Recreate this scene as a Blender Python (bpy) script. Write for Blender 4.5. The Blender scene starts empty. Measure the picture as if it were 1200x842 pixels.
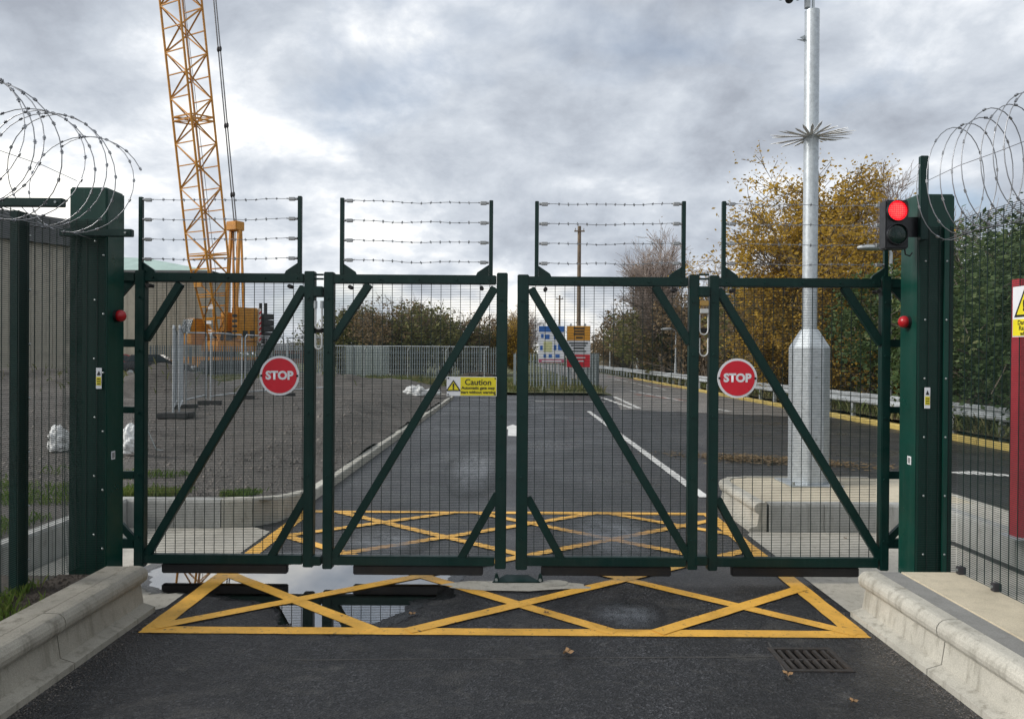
import bpy, bmesh, math, random
from mathutils import Vector, Matrix, Euler, noise as mnoise
R = math.radians
rng = random.Random(7)
sc = bpy.context.scene
col = sc.collection

# ------------------------------------------------------------------ camera
EYE = Vector((0, 0, 1.75)); FPX = 867.0
cam_d = bpy.data.cameras.new('camera'); cam = bpy.data.objects.new('camera', cam_d); col.objects.link(cam)
cam_d.sensor_width = 36; cam_d.lens = FPX / 1200 * 36; cam_d.clip_start = .05; cam_d.clip_end = 3000
CR = Euler((math.pi / 2 - R(.264), 0, 0)).to_matrix() @ Matrix.Rotation(R(.40), 3, 'Z')
cam.matrix_world = Matrix.Translation(EYE) @ CR.to_4x4()
sc.camera = cam
def ray(px, py): return CR @ Vector(((px - 600) / FPX, -(py - 421) / FPX, -1))
def P(px, py, Y):
    d = ray(px, py); return EYE + d * (Y / d.y)
def G(px, py, z=0.0):
    d = ray(px, py); return EYE + d * ((z - EYE.z) / d.z)

# ------------------------------------------------------------------ sky, sun, exposure
SUN_AZ, SUN_EL = -100, 32
w = bpy.data.worlds.new('World'); sc.world = w; w.use_nodes = True
nt = w.node_tree; nt.nodes.clear()
def wn(t, **k):
    n = nt.nodes.new(t)
    for a, b in k.items(): setattr(n, a, b)
    return n
def wl(a, b): nt.links.new(a, b)
out = wn('ShaderNodeOutputWorld'); mixs = wn('ShaderNodeMixShader')
sky = wn('ShaderNodeTexSky', sky_type='NISHITA', sun_disc=False, sun_elevation=R(SUN_EL), sun_rotation=R(SUN_AZ))
b1 = wn('ShaderNodeBackground'); b1.inputs['Strength'].default_value = .09
b2 = wn('ShaderNodeBackground'); b2.inputs['Strength'].default_value = 1.30
tc = wn('ShaderNodeTexCoord'); sep = wn('ShaderNodeSeparateXYZ'); wl(tc.outputs['Generated'], sep.inputs[0])
mx = wn('ShaderNodeMath', operation='MAXIMUM'); wl(sep.outputs['Z'], mx.inputs[0]); mx.inputs[1].default_value = 0.0
ad = wn('ShaderNodeMath', operation='ADD'); wl(mx.outputs[0], ad.inputs[0]); ad.inputs[1].default_value = .50
dv = wn('ShaderNodeVectorMath', operation='SCALE'); inv = wn('ShaderNodeMath', operation='DIVIDE'); inv.inputs[0].default_value = 1
wl(ad.outputs[0], inv.inputs[1]); wl(tc.outputs['Generated'], dv.inputs[0]); wl(inv.outputs[0], dv.inputs['Scale'])
mp = wn('ShaderNodeMapping'); mp.inputs['Location'].default_value = (7.1, 2.2, 1.1); mp.inputs['Scale'].default_value = (1.15, 1.15, 1.25)
wl(dv.outputs[0], mp.inputs['Vector'])
def wnoise(scale, detail, rough, dist=0):
    n = wn('ShaderNodeTexNoise'); n.inputs['Scale'].default_value = scale; n.inputs['Detail'].default_value = detail
    n.inputs['Roughness'].default_value = rough; n.inputs['Distortion'].default_value = dist
    wl(mp.outputs[0], n.inputs['Vector']); return n
def wramp(src, stops):
    r = wn('ShaderNodeValToRGB'); el = r.color_ramp.elements
    el[0].position, el[0].color = stops[0][0], (*stops[0][1], 1)
    el[1].position, el[1].color = stops[-1][0], (*stops[-1][1], 1)
    for p, c in stops[1:-1]: e = el.new(p); e.color = (*c, 1)
    wl(src, r.inputs[0]); return r
n1 = wnoise(1.6, 7, .52, .3); n2 = wnoise(5.2, 10, .60, .2)
ma = wn('ShaderNodeMath', operation='MULTIPLY_ADD'); wl(n2.outputs['Fac'], ma.inputs[0]); ma.inputs[1].default_value = .50
wl(n1.outputs['Fac'], ma.inputs[2])
rampc = wramp(ma.outputs[0], [(.56, (.205, .224, .258)), (.66, (.275, .300, .338)), (.74, (.345, .370, .405)), (.80, (.44, .459, .485)), (.865, (.60, .60, .585)), (.94, (.76, .735, .68))])
n3 = wnoise(1.5, 6, .55, .2)
rampm = wramp(n3.outputs['Fac'], [(.33, (.5, .5, .5)), (.45, (1, 1, 1))])
wl(sky.outputs[0], b1.inputs[0]); wl(rampc.outputs[0], b2.inputs[0])
wl(rampm.outputs[0], mixs.inputs[0]); wl(b1.outputs[0], mixs.inputs[1]); wl(b2.outputs[0], mixs.inputs[2]); wl(mixs.outputs[0], out.inputs[0])
sd = bpy.data.lights.new('sun', 'SUN'); sd.energy = 2.0; sd.angle = R(20); sd.color = (1, .95, .88)
so = bpy.data.objects.new('sun', sd); col.objects.link(so)
sdir = Vector((math.sin(R(SUN_AZ)) * math.cos(R(SUN_EL)), math.cos(R(SUN_AZ)) * math.cos(R(SUN_EL)), math.sin(R(SUN_EL))))
so.rotation_euler = sdir.to_track_quat('Z', 'Y').to_euler()
sc.view_settings.view_transform = 'Standard'; sc.view_settings.look = 'None'
sc.view_settings.exposure = .62; sc.view_settings.gamma = 1; sc.view_settings.use_curve_mapping = False
sc.render.engine = 'CYCLES'

# ------------------------------------------------------------------ materials
def newmat(name):
    m = bpy.data.materials.new(name); m.use_nodes = True
    n = m.node_tree; b = n.nodes['Principled BSDF']; return m, n, b
def nd(n, t, **k):
    x = n.nodes.new(t)
    for a, b in k.items(): setattr(x, a, b)
    return x
def noise_n(n, vec, scale, detail=5, rough=.55, dist=0):
    x = nd(n, 'ShaderNodeTexNoise'); x.inputs['Scale'].default_value = scale; x.inputs['Detail'].default_value = detail
    x.inputs['Roughness'].default_value = rough; x.inputs['Distortion'].default_value = dist
    n.links.new(vec, x.inputs['Vector']); return x.outputs['Fac']
def ramp_n(n, src, stops, interp='LINEAR'):
    r = nd(n, 'ShaderNodeValToRGB'); r.color_ramp.interpolation = interp; el = r.color_ramp.elements
    f = lambda c: (c, c, c, 1) if not hasattr(c, '__len__') else (*c, 1)
    el[0].position, el[0].color = stops[0][0], f(stops[0][1]); el[1].position, el[1].color = stops[-1][0], f(stops[-1][1])
    for p, c in stops[1:-1]: e = el.new(p); e.color = f(c)
    n.links.new(src, r.inputs[0]); return r.outputs[0]
def mix_n(n, fac, a, b, mode='MIX'):
    x = nd(n, 'ShaderNodeMix', data_type='RGBA', blend_type=mode)
    for s, v in ((x.inputs[0], fac), (x.inputs[6], a), (x.inputs[7], b)):
        if hasattr(v, 'is_linked'): n.links.new(v, s)
        elif hasattr(v, '__len__'): s.default_value = (*v, 1)
        else: s.default_value = v
    return x.outputs[2]
def bump_n(n, b, src, strength, dist=.01):
    x = nd(n, 'ShaderNodeBump'); x.inputs['Strength'].default_value = strength; x.inputs['Distance'].default_value = dist
    n.links.new(src, x.inputs['Height']); n.links.new(x.outputs[0], b.inputs['Normal'])
def M(name, c, rough=.6, metal=0, var=.22, scale=5, bump=0, bscale=70, coat=0, dirt=None, dirtamt=.4, spec=.5):
    m, n, b = newmat(name); b.inputs['Specular IOR Level'].default_value = spec; tcn = nd(n, 'ShaderNodeTexCoord'); v = tcn.outputs['Object']
    f = noise_n(n, v, scale, 7, .6)
    f = ramp_n(n, f, [(.3, 0.0), (.7, 1.0)])
    lo = [x * (1 - var) for x in c]; hi = [min(1, x * (1 + var)) for x in c]
    cc = mix_n(n, f, lo, hi)
    if dirt:
        d = ramp_n(n, noise_n(n, v, scale * 2.7, 8, .65, .4), [(.5, 0.0), (.68, dirtamt)]); cc = mix_n(n, d, cc, dirt)
    n.links.new(cc, b.inputs['Base Color']); b.inputs['Metallic'].default_value = metal
    rr = ramp_n(n, noise_n(n, v, scale * 3, 5), [(.3, max(.02, rough - .1)), (.7, min(1, rough + .1))]); n.links.new(rr, b.inputs['Roughness'])
    if coat: b.inputs['Coat Weight'].default_value = coat; b.inputs['Coat Roughness'].default_value = .12
    if bump: bump_n(n, b, noise_n(n, v, bscale, 4), bump)
    return m
def asphalt(name, lo, hi, wet=True, scuff=.10):
    m, n, b = newmat(name); v = nd(n, 'ShaderNodeTexCoord').outputs['Object']
    vo = nd(n, 'ShaderNodeTexVoronoi'); vo.inputs['Scale'].default_value = 95; n.links.new(v, vo.inputs['Vector'])
    bw = nd(n, 'ShaderNodeRGBToBW'); n.links.new(vo.outputs['Color'], bw.inputs[0])
    stone = ramp_n(n, bw.outputs[0], [(.25, lo), (.75, hi), (.88, [x * 2.4 for x in hi])])
    big = noise_n(n, v, .9, 6, .6, .3)
    cc = mix_n(n, ramp_n(n, big, [(.35, .0), (.65, .55)]), stone, [x * .62 for x in lo])
    mpn = nd(n, 'ShaderNodeMapping'); mpn.inputs['Scale'].default_value = (1.6, 3.2, 1); mpn.inputs['Rotation'].default_value = (0, 0, .5)
    n.links.new(v, mpn.inputs[0])
    sc_ = ramp_n(n, noise_n(n, mpn.outputs[0], 2.2, 10, .72, .6), [(.55, 0.0), (.74, scuff * 5)])
    cc = mix_n(n, sc_, cc, [.115, .11, .10])
    if wet:
        mp2 = nd(n, 'ShaderNodeMapping'); mp2.inputs['Scale'].default_value = (2.6, .16, 1); n.links.new(v, mp2.inputs[0])
        tk = ramp_n(n, noise_n(n, mp2.outputs[0], 1.0, 7, .6, .2), [(.42, 0.0), (.66, .5)]); cc = mix_n(n, tk, cc, [.008, .008, .009])
        du = ramp_n(n, noise_n(n, v, 1.7, 10, .74, .8), [(.53, 0.0), (.70, .5)]); cc = mix_n(n, du, cc, [.085, .08, .072])
        sp = nd(n, 'ShaderNodeTexVoronoi'); sp.inputs['Scale'].default_value = 16; n.links.new(v, sp.inputs['Vector'])
        spk = ramp_n(n, sp.outputs['Distance'], [(.035, .8), (.06, 0.0)]); gate_ = ramp_n(n, noise_n(n, v, 2.3, 4), [(.5, 0.0), (.6, 1.0)])
        pr_ = nd(n, 'ShaderNodeMath', operation='MULTIPLY'); n.links.new(spk, pr_.inputs[0]); n.links.new(gate_, pr_.inputs[1]); cc = mix_n(n, pr_.outputs[0], cc, [.22, .21, .19])
    n.links.new(cc, b.inputs['Base Color'])
    wetn = noise_n(n, v, .55, 5, .55, .3)
    n.links.new(ramp_n(n, wetn, [(.36, .50), (.50, .44 if wet else .6), (.60, .30 if wet else .6), (.70, .2 if wet else .6)]), b.inputs['Roughness'])
    ad_ = nd(n, 'ShaderNodeMath', operation='ADD'); n.links.new(vo.outputs['Distance'], ad_.inputs[0]); n.links.new(noise_n(n, v, 40, 3), ad_.inputs[1])
    bump_n(n, b, ad_.outputs[0], .8, .008); return m
def concrete(name, c, stain=.45, sc_=2.2):
    m, n, b = newmat(name); v = nd(n, 'ShaderNodeTexCoord').outputs['Object']
    f = ramp_n(n, noise_n(n, v, sc_, 8, .6, .3), [(.3, 0.0), (.7, 1.0)])
    cc = mix_n(n, f, [x * .78 for x in c], [x * 1.14 for x in c])
    mpn = nd(n, 'ShaderNodeMapping'); mpn.inputs['Scale'].default_value = (7, 7, .8); n.links.new(v, mpn.inputs[0])
    st = ramp_n(n, noise_n(n, mpn.outputs[0], 2, 6, .6), [(.52, 0.0), (.7, stain)])
    cc = mix_n(n, st, cc, [c[0] * .5, c[1] * .49, c[2] * .46])
    sp = ramp_n(n, noise_n(n, v, 9, 8, .7, .5), [(.56, 0.0), (.72, stain * .8)])
    cc = mix_n(n, sp, cc, [c[0] * .42, c[1] * .41, c[2] * .37])
    g = ramp_n(n, noise_n(n, v, 160, 2), [(.3, .82), (.7, 1.1)]); cc = mix_n(n, 1.0, cc, g, 'MULTIPLY')
    n.links.new(cc, b.inputs['Base Color']); b.inputs['Roughness'].default_value = .82
    bump_n(n, b, noise_n(n, v, 90, 4), .3, .006); return m
def leafmat(name, stops, trans=.3):
    m, n, b = newmat(name); g = nd(n, 'ShaderNodeNewGeometry')
    vo_ = nd(n, 'ShaderNodeTexCoord').outputs['Object']; cl = ramp_n(n, noise_n(n, vo_, 1.1, 3, .5), [(.32, 0.0), (.68, 1.0)])
    m1 = nd(n, 'ShaderNodeMath', operation='MULTIPLY'); n.links.new(cl, m1.inputs[0]); m1.inputs[1].default_value = .55
    m2 = nd(n, 'ShaderNodeMath', operation='MULTIPLY_ADD'); n.links.new(g.outputs['Random Per Island'], m2.inputs[0]); m2.inputs[1].default_value = .45; n.links.new(m1.outputs[0], m2.inputs[2])
    cc = ramp_n(n, m2.outputs[0], stops)
    n.links.new(cc, b.inputs['Base Color']); b.inputs['Roughness'].default_value = .6; b.inputs['Specular IOR Level'].default_value = .25
    t = nd(n, 'ShaderNodeBsdfTranslucent'); n.links.new(cc, t.inputs[0]); mx_ = nd(n, 'ShaderNodeMixShader'); mx_.inputs[0].default_value = trans
    n.links.new(b.outputs[0], mx_.inputs[1]); n.links.new(t.outputs[0], mx_.inputs[2]); n.links.new(mx_.outputs[0], n.nodes['Material Output'].inputs[0])
    return m
def emit(name, c, s):
    m, n, b = newmat(name); b.inputs['Base Color'].default_value = (*c, 1); b.inputs['Emission Color'].default_value = (*c, 1)
    b.inputs['Emission Strength'].default_value = s; return m
mt = {}
mt['green'] = M('gate_green', (.0025, .024, .0205), .42, var=.25, scale=3, spec=.3, bump=.04, bscale=90, dirt=(.012, .024, .021), dirtamt=.4)
mt['pillar'] = M('pillar_green', (.002, .040, .029), .36, var=.2, scale=2, spec=.35, bump=.05, bscale=40, dirt=(.014, .034, .028), dirtamt=.35)
def streaks(m, c, amt):
    n = m.node_tree; b = n.nodes['Principled BSDF']; src = b.inputs['Base Color'].links[0].from_socket
    v = nd(n, 'ShaderNodeTexCoord').outputs['Object']; mp_ = nd(n, 'ShaderNodeMapping'); mp_.inputs['Scale'].default_value = (34, 34, 1.1); n.links.new(v, mp_.inputs[0])
    f = ramp_n(n, noise_n(n, mp_.outputs[0], 1.0, 6, .65), [(.52, 0.0), (.74, amt)])
    n.links.new(mix_n(n, f, src, c), b.inputs['Base Color'])
    sp = ramp_n(n, noise_n(n, v, 55, 6, .7), [(.66, 0.0), (.72, amt)]); n.links.new(mix_n(n, sp, b.inputs['Base Color'].links[0].from_socket, [x * 1.8 for x in c]), b.inputs['Base Color'])
streaks(mt['green'], [.014, .040, .034], .6); streaks(mt['pillar'], [.018, .060, .047], .6)
mt['wire'] = M('wire_green', (.004, .020, .017), .5, var=.1)
mt['black'] = M('black_rubber', (.008, .008, .009), .6, var=.2)
mt['blackbox'] = M('black_housing', (.012, .013, .016), .38, var=.2)
mt['galv'] = M('galvanised_steel', (.47, .51, .54), .42, .5, var=.17, scale=22, bump=.03, dirt=(.30, .33, .35), dirtamt=.4)
mt['galvdull'] = M('dull_galvanised', (.42, .45, .47), .55, .35, var=.2, scale=6)
mt['razor'] = M('razor_steel', (.30, .31, .33), .4, .8, var=.2)
mt['bolt'] = M('bolt_steel', (.32, .35, .35), .4, .7)
mt['asphalt'] = asphalt('fresh_asphalt', [.010, .0103, .0115], [.046, .047, .051], True, .15)
mt['oldasphalt'] = asphalt('worn_asphalt', [.135, .125, .115], [.23, .215, .20], False, .04)
mt['conc'] = concrete('kerb_concrete', (.47, .455, .40), .78)
mt['concstain'] = concrete('stained_kerb_concrete', (.335, .315, .265), .85, 2.6)
mt['concbeige'] = concrete('slab_concrete', (.56, .50, .38), .25)
mt['concgrey'] = concrete('mortar_concrete', (.25, .25, .24), .35)
mt['block_conc'] = concrete('block_concrete', (.36, .365, .35), .6, 3)
mt['concpad'] = concrete('pad_concrete', (.46, .44, .385), .6, 1.3)
mt['block'] = M('rubber_block', (.06, .06, .06), .85, var=.3, scale=8, bump=.2)
def paint(name, c, wear):
    m, n, b = newmat(name); v = nd(n, 'ShaderNodeTexCoord').outputs['Object']
    cc = mix_n(n, ramp_n(n, noise_n(n, v, 3.5, 8, .65), [(.3, 0.0), (.7, 1.0)]), [x * .78 for x in c], [min(1, x * 1.1) for x in c])
    sp = ramp_n(n, noise_n(n, v, 26, 8, .75, .4), [(.57, 0.0), (.66, wear)])
    tyre = ramp_n(n, noise_n(n, v, 1.6, 6, .6, .3), [(.48, 0.0), (.68, .45)]); cc = mix_n(n, tyre, cc, [x * .38 for x in c])
    cc = mix_n(n, sp, cc, [.05, .048, .045]); n.links.new(cc, b.inputs['Base Color']); b.inputs['Roughness'].default_value = .55
    bump_n(n, b, noise_n(n, v, 120, 3), .3, .004); return m
mt['yellow'] = paint('yellow_road_paint', (.82, .45, .07), .95)
mt['white'] = paint('white_road_paint', (.66, .66, .64), .7)
mt['redpaint'] = paint('faded_red_road_paint', (.36, .13, .09), .8)
mt['yellowkerb'] = paint('yellow_kerb_paint', (.46, .35, .10), 1.0)
mt['signwhite'] = M('sign_white', (.72, .74, .78), .35, var=.05)
mt['signred'] = M('sign_red', (.60, .012, .03), .35, var=.08)
mt['signyellow'] = M('sign_yellow', (.72, .62, .02), .4, var=.06)
mt['print'] = M('black_print', (.012, .012, .014), .5, var=.1)
mt['craney'] = M('crane_yellow', (.54, .235, .022), .42, var=.18, scale=2, dirt=(.22, .11, .03), dirtamt=.5)
mt['cranedark'] = M('crane_dark_steel', (.035, .035, .04), .6)
mt['cable'] = M('steel_cable', (.22, .23, .25), .5, .3)
mt['redpl'] = M('red_plastic', (.38, .008, .014), .3, var=.1)
mt['cablegrey'] = M('grey_cable_sheath', (.55, .56, .56), .45, var=.12)
mt['clad'] = M('grey_cladding', (.37, .345, .29), .6, var=.10, scale=.6, dirt=(.22, .21, .185), dirtamt=.5)
mt['fascia'] = M('dark_fascia', (.10, .105, .11), .6, var=.2, scale=1)
mt['roofgreen'] = M('pale_green_roof', (.34, .46, .42), .5, var=.12, scale=.8)
mt['glass'] = M('dark_glass', (.03, .045, .055), .08, var=.1)
mt['wood'] = M('weathered_wood', (.16, .12, .085), .85, var=.3, scale=4, bump=.2)
mt['plastic'] = M('white_plastic_sheet', (.62, .63, .62), .45, var=.15, scale=9, bump=.3, bscale=14)
mt['bark'] = M('bark', (.14, .115, .09), .9, var=.4, scale=5, bump=.4, bscale=20)
mt['barkred'] = M('reddish_twigs', (.30, .245, .215), .9, var=.3)
mt['stone'] = M('gravel_stone', (.125, .112, .10), .85, var=.5, scale=2.5)
mt['soil'] = M('dark_soil', (.045, .036, .028), .95, var=.4, scale=9, bump=.6, bscale=30, dirt=(.09, .075, .06), dirtamt=.6)
mt['clamp'] = M('grey_insulator', (.33, .34, .35), .4, .4, var=.15)
def ground_mat(name, c1, c2, c3, s):
    m, n, b = newmat(name); v = nd(n, 'ShaderNodeTexCoord').outputs['Object']
    cc = mix_n(n, ramp_n(n, noise_n(n, v, s, 9, .68, .4), [(.35, 0.0), (.62, 1.0)]), c1, c2)
    cc = mix_n(n, ramp_n(n, noise_n(n, v, s * 3.1, 9, .7, .2), [(.52, 0.0), (.66, .85)]), cc, c3)
    g = ramp_n(n, noise_n(n, v, 38, 6, .75), [(.3, .45), (.7, 1.6)]); cc = mix_n(n, 1.0, cc, g, 'MULTIPLY')
    n.links.new(cc, b.inputs['Base Color']); b.inputs['Roughness'].default_value = .95
    bump_n(n, b, noise_n(n, v, 24, 8, .75), .9, .03); return m
mt['gravel'] = ground_mat('gravel_ground', [.062, .056, .050], [.105, .096, .087], [.036, .031, .027], .35)
mt['verge'] = ground_mat('muddy_grass', [.075, .10, .035], [.11, .10, .05], [.06, .085, .025], .25)
mt['bank'] = ground_mat('leaf_litter', [.075, .06, .032], [.10, .075, .035], [.05, .055, .022], .5)
mt['grass'] = leafmat('grass_blades', [(0, (.05, .10, .018)), (.5, (.10, .165, .03)), (.85, (.16, .18, .05)), (1, (.27, .23, .1))], .25)
mt['drygrass'] = leafmat('verge_blades', [(0, (.07, .105, .03)), (.5, (.125, .14, .05)), (.85, (.20, .17, .08)), (1, (.3, .24, .14))], .25)
mt['leafyel'] = leafmat('autumn_yellow_leaves', [(0, (.13, .115, .035)), (.3, (.30, .20, .045)), (.6, (.50, .32, .05)), (1, (.70, .48, .09))], .42)
mt['leafivy'] = leafmat('ivy_leaves', [(0, (.025, .046, .018)), (.5, (.06, .10, .034)), (.8, (.12, .16, .055)), (1, (.26, .26, .13))], .25)
mt['leafgrn'] = leafmat('dull_green_leaves', [(0, (.07, .085, .035)), (.5, (.165, .17, .065)), (.85, (.27, .24, .09)), (1, (.36, .26, .1))], .4)
mt['leafbrn'] = leafmat('brown_leaves', [(0, (.10, .075, .048)), (.5, (.23, .165, .095)), (.85, (.34, .23, .11)), (1, (.22, .22, .09))], .4)
mt['deadleaf'] = M('dead_leaf', (.22, .13, .06), .7, var=.4, scale=30)

# ------------------------------------------------------------------ mesh helpers
class MB:
    def __init__(s): s.v = []; s.f = []; s.sm = []
    def add(s, vs, fs, smooth=False):
        o = len(s.v); s.v += [tuple(x) for x in vs]; s.f += [tuple(i + o for i in f) for f in fs]; s.sm += [smooth] * len(fs); return s
    def box(s, a, b):
        x0, y0, z0 = [min(p, q) for p, q in zip(a, b)]; x1, y1, z1 = [max(p, q) for p, q in zip(a, b)]
        return s.add([(x0, y0, z0), (x1, y0, z0), (x1, y1, z0), (x0, y1, z0), (x0, y0, z1), (x1, y0, z1), (x1, y1, z1), (x0, y1, z1)],
                     [(0, 3, 2, 1), (4, 5, 6, 7), (0, 1, 5, 4), (1, 2, 6, 5), (2, 3, 7, 6), (3, 0, 4, 7)])
    def bar(s, p, q, wd, dp, up=(0, 1, 0), caps=True):
        p, q = Vector(p), Vector(q); d = (q - p).normalized(); u = Vector(up); u = (u - d * u.dot(d)).normalized(); r = d.cross(u)
        vs = [c + r * (wd / 2) * a + u * (dp / 2) * b for c in (p, q) for a, b in ((-1, -1), (1, -1), (1, 1), (-1, 1))]
        fs = [(0, 1, 5, 4), (1, 2, 6, 5), (2, 3, 7, 6), (3, 0, 4, 7)] + ([(3, 2, 1, 0), (4, 5, 6, 7)] if caps else [])
        return s.add(vs, fs)
    def tube(s, pts, r, n=6, caps=True):
        pts = [Vector(p) for p in pts]; rs = r if hasattr(r, '__len__') else [r] * len(pts); vs = []; u = None
        for i, p in enumerate(pts):
            d = (pts[min(i + 1, len(pts) - 1)] - pts[max(i - 1, 0)]).normalized()
            if u is None: u = d.orthogonal().normalized()
            else: u = (u - d * u.dot(d)).normalized()
            v = d.cross(u)
            vs += [p + (u * math.cos(2 * math.pi * k / n) + v * math.sin(2 * math.pi * k / n)) * rs[i] for k in range(n)]
        fs = [(i * n + k, i * n + (k + 1) % n, (i + 1) * n + (k + 1) % n, (i + 1) * n + k) for i in range(len(pts) - 1) for k in range(n)]
        s.add(vs, fs, True)
        if caps: s.add(vs[:n], [tuple(range(n - 1, -1, -1))]); s.add(vs[-n:], [tuple(range(n))])
        return s
    def prism(s, poly, d):          # poly: 3D points, extruded by vector d
        n = len(poly); poly = [Vector(p) for p in poly]; d = Vector(d)
        return s.add(poly + [p + d for p in poly], [tuple(range(n - 1, -1, -1)), tuple(range(n, 2 * n))] + [(i, (i + 1) % n, n + (i + 1) % n, n + i) for i in range(n)])
    def sphere(s, c, r, seg=14, rings=8, sq=(1, 1, 1)):
        c = Vector(c); vs = [c + Vector((0, 0, r * sq[2]))]; fs = []
        for i in range(1, rings):
            t = math.pi * i / rings
            vs += [c + Vector((r * sq[0] * math.sin(t) * math.cos(2 * math.pi * k / seg), r * sq[1] * math.sin(t) * math.sin(2 * math.pi * k / seg), r * sq[2] * math.cos(t))) for k in range(seg)]
        vs.append(c - Vector((0, 0, r * sq[2])))
        fs += [(0, 1 + k, 1 + (k + 1) % seg) for k in range(seg)]
        for i in range(rings - 2):
            a = 1 + i * seg; fs += [(a + k, a + seg + k, a + seg + (k + 1) % seg, a + (k + 1) % seg) for k in range(seg)]
        a = 1 + (rings - 2) * seg; fs += [(a + k, len(vs) - 1, a + (k + 1) % seg) for k in range(seg)]
        return s.add(vs, fs, True)
    def mesh(s, name, mat, off=None, bevel=0, segs=2, fixn=False):
        me = bpy.data.meshes.new(name); o = off or Vector((0, 0, 0))
        me.from_pydata([(a - o.x, b - o.y, c - o.z) for a, b, c in s.v], [], s.f)
        me.polygons.foreach_set('use_smooth', s.sm)
        if bevel or fixn:
            bm = bmesh.new(); bm.from_mesh(me)
            bmesh.ops.recalc_face_normals(bm, faces=bm.faces)
            if bevel: bmesh.ops.bevel(bm, geom=[e for e in bm.edges if len(e.link_faces) == 2 and e.calc_face_angle(0) > .5], offset=bevel, segments=segs, affect='EDGES', clamp_overlap=True)
            bm.to_mesh(me); bm.free()
        me.materials.append(mat); me.update(); return me
    def build(s, name, mat, parent=None, world=True, bevel=0, segs=2, fixn=False, off=None):
        o = bpy.data.objects.new(name, None)
        bpy.data.objects.remove(o)
        base = off if off is not None else (wloc(parent) if (parent and world) else None)
        me = s.mesh(name, mt[mat] if isinstance(mat, str) else mat, base, bevel, segs, fixn)
        o = bpy.data.objects.new(name, me); col.objects.link(o)
        if parent: o.parent = parent
        elif off is not None: o.location = off
        return o
def wloc(o):
    v = Vector(o.location)
    while o.parent: o = o.parent; v = v + Vector(o.location)
    return v
def tag(o, label=None, cat=None, group=None, kind=None):
    for k, v in (('label', label), ('category', cat), ('group', group), ('kind', kind)):
        if v: o[k] = v
    return o
def thing(name, label, cat, loc=(0, 0, 0), rz=0, group=None):
    o = bpy.data.objects.new(name, None); o.empty_display_size = .2; col.objects.link(o); o.location = loc; o.rotation_euler = (0, 0, rz)
    return tag(o, label, cat, group)
def struct(o): o['kind'] = 'structure'; return o
def stuff(o): o['kind'] = 'stuff'; return o
def copy_tree(o, parent=None):
    c = o.copy(); col.objects.link(c); c.parent = parent
    for ch in list(o.children): copy_tree(ch, c)
    return c
def child(me, name, parent, loc=(0, 0, 0), rot=(0, 0, 0), scale=(1, 1, 1)):
    o = bpy.data.objects.new(name, me); col.objects.link(o); o.parent = parent; o.location = loc; o.rotation_euler = rot; o.scale = scale; return o
ORD = ['first', 'second', 'third', 'fourth', 'fifth', 'sixth', 'seventh', 'eighth', 'ninth', 'tenth', 'eleventh', 'twelfth', 'thirteenth', 'fourteenth', 'fifteenth', 'sixteenth']
def text_mesh(body, size, bold=.0, align='CENTER'):
    cu = bpy.data.curves.new('txt', 'FONT'); cu.body = body; cu.size = size; cu.offset = bold; cu.align_x = align; cu.align_y = 'CENTER'; cu.fill_mode = 'FRONT'; cu.resolution_u = 3
    o = bpy.data.objects.new('txt', cu); col.objects.link(o); dg = bpy.context.evaluated_depsgraph_get(); dg.update()
    me = bpy.data.meshes.new_from_object(o.evaluated_get(dg)); bpy.data.objects.remove(o); bpy.data.curves.remove(cu); return me
def lettering(body, size, mat, parent, loc, mapf, bold=0, name='lettering', sx=1):
    me = text_mesh(body, size, bold)
    for v in me.vertices: v.co = mapf(v.co.x * sx, v.co.y, .0)
    me.materials.clear(); me.materials.append(mt[mat]); me.name = name
    return child(me, name, parent, loc)
front = lambda x, y, z: Vector((x, -z, y))        # a face looking at -Y
def wires(mb, o, u, W, H, vp=.0762, hp=.0127, rv=.0022, rh=.0015, off=(0, 0, 0)):
    o = Vector(o); u = Vector(u).normalized(); n = u.cross(Vector((0, 0, 1))).normalized(); z = Vector((0, 0, 1)); off = Vector(off)
    k = 0
    while k * vp <= W:
        p = o + u * (k * vp); mb.bar(p, p + z * H, rv * 2, rv * 2, n, False); k += 1
    k = 0
    while k * hp <= H:
        p = o + z * (k * hp) + n * (rv + rh); mb.bar(p, p + u * W, rh * 2, rh * 2, n, False); k += 1
    return mb
def sheet(mb, poly, z):
    if sum(a[0] * b[1] - b[0] * a[1] for a, b in zip(poly, poly[1:] + poly[:1])) < 0: poly = poly[::-1]
    return mb.add([(x, y, z) for x, y in poly], [tuple(range(len(poly)))])

# ------------------------------------------------------------------ ground, roads, yard
g = MB(); sheet(g, [(-900, -300), (900, -300), (900, 1500), (-900, 1500)], -.02); struct(g.build('ground', 'verge'))
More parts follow.
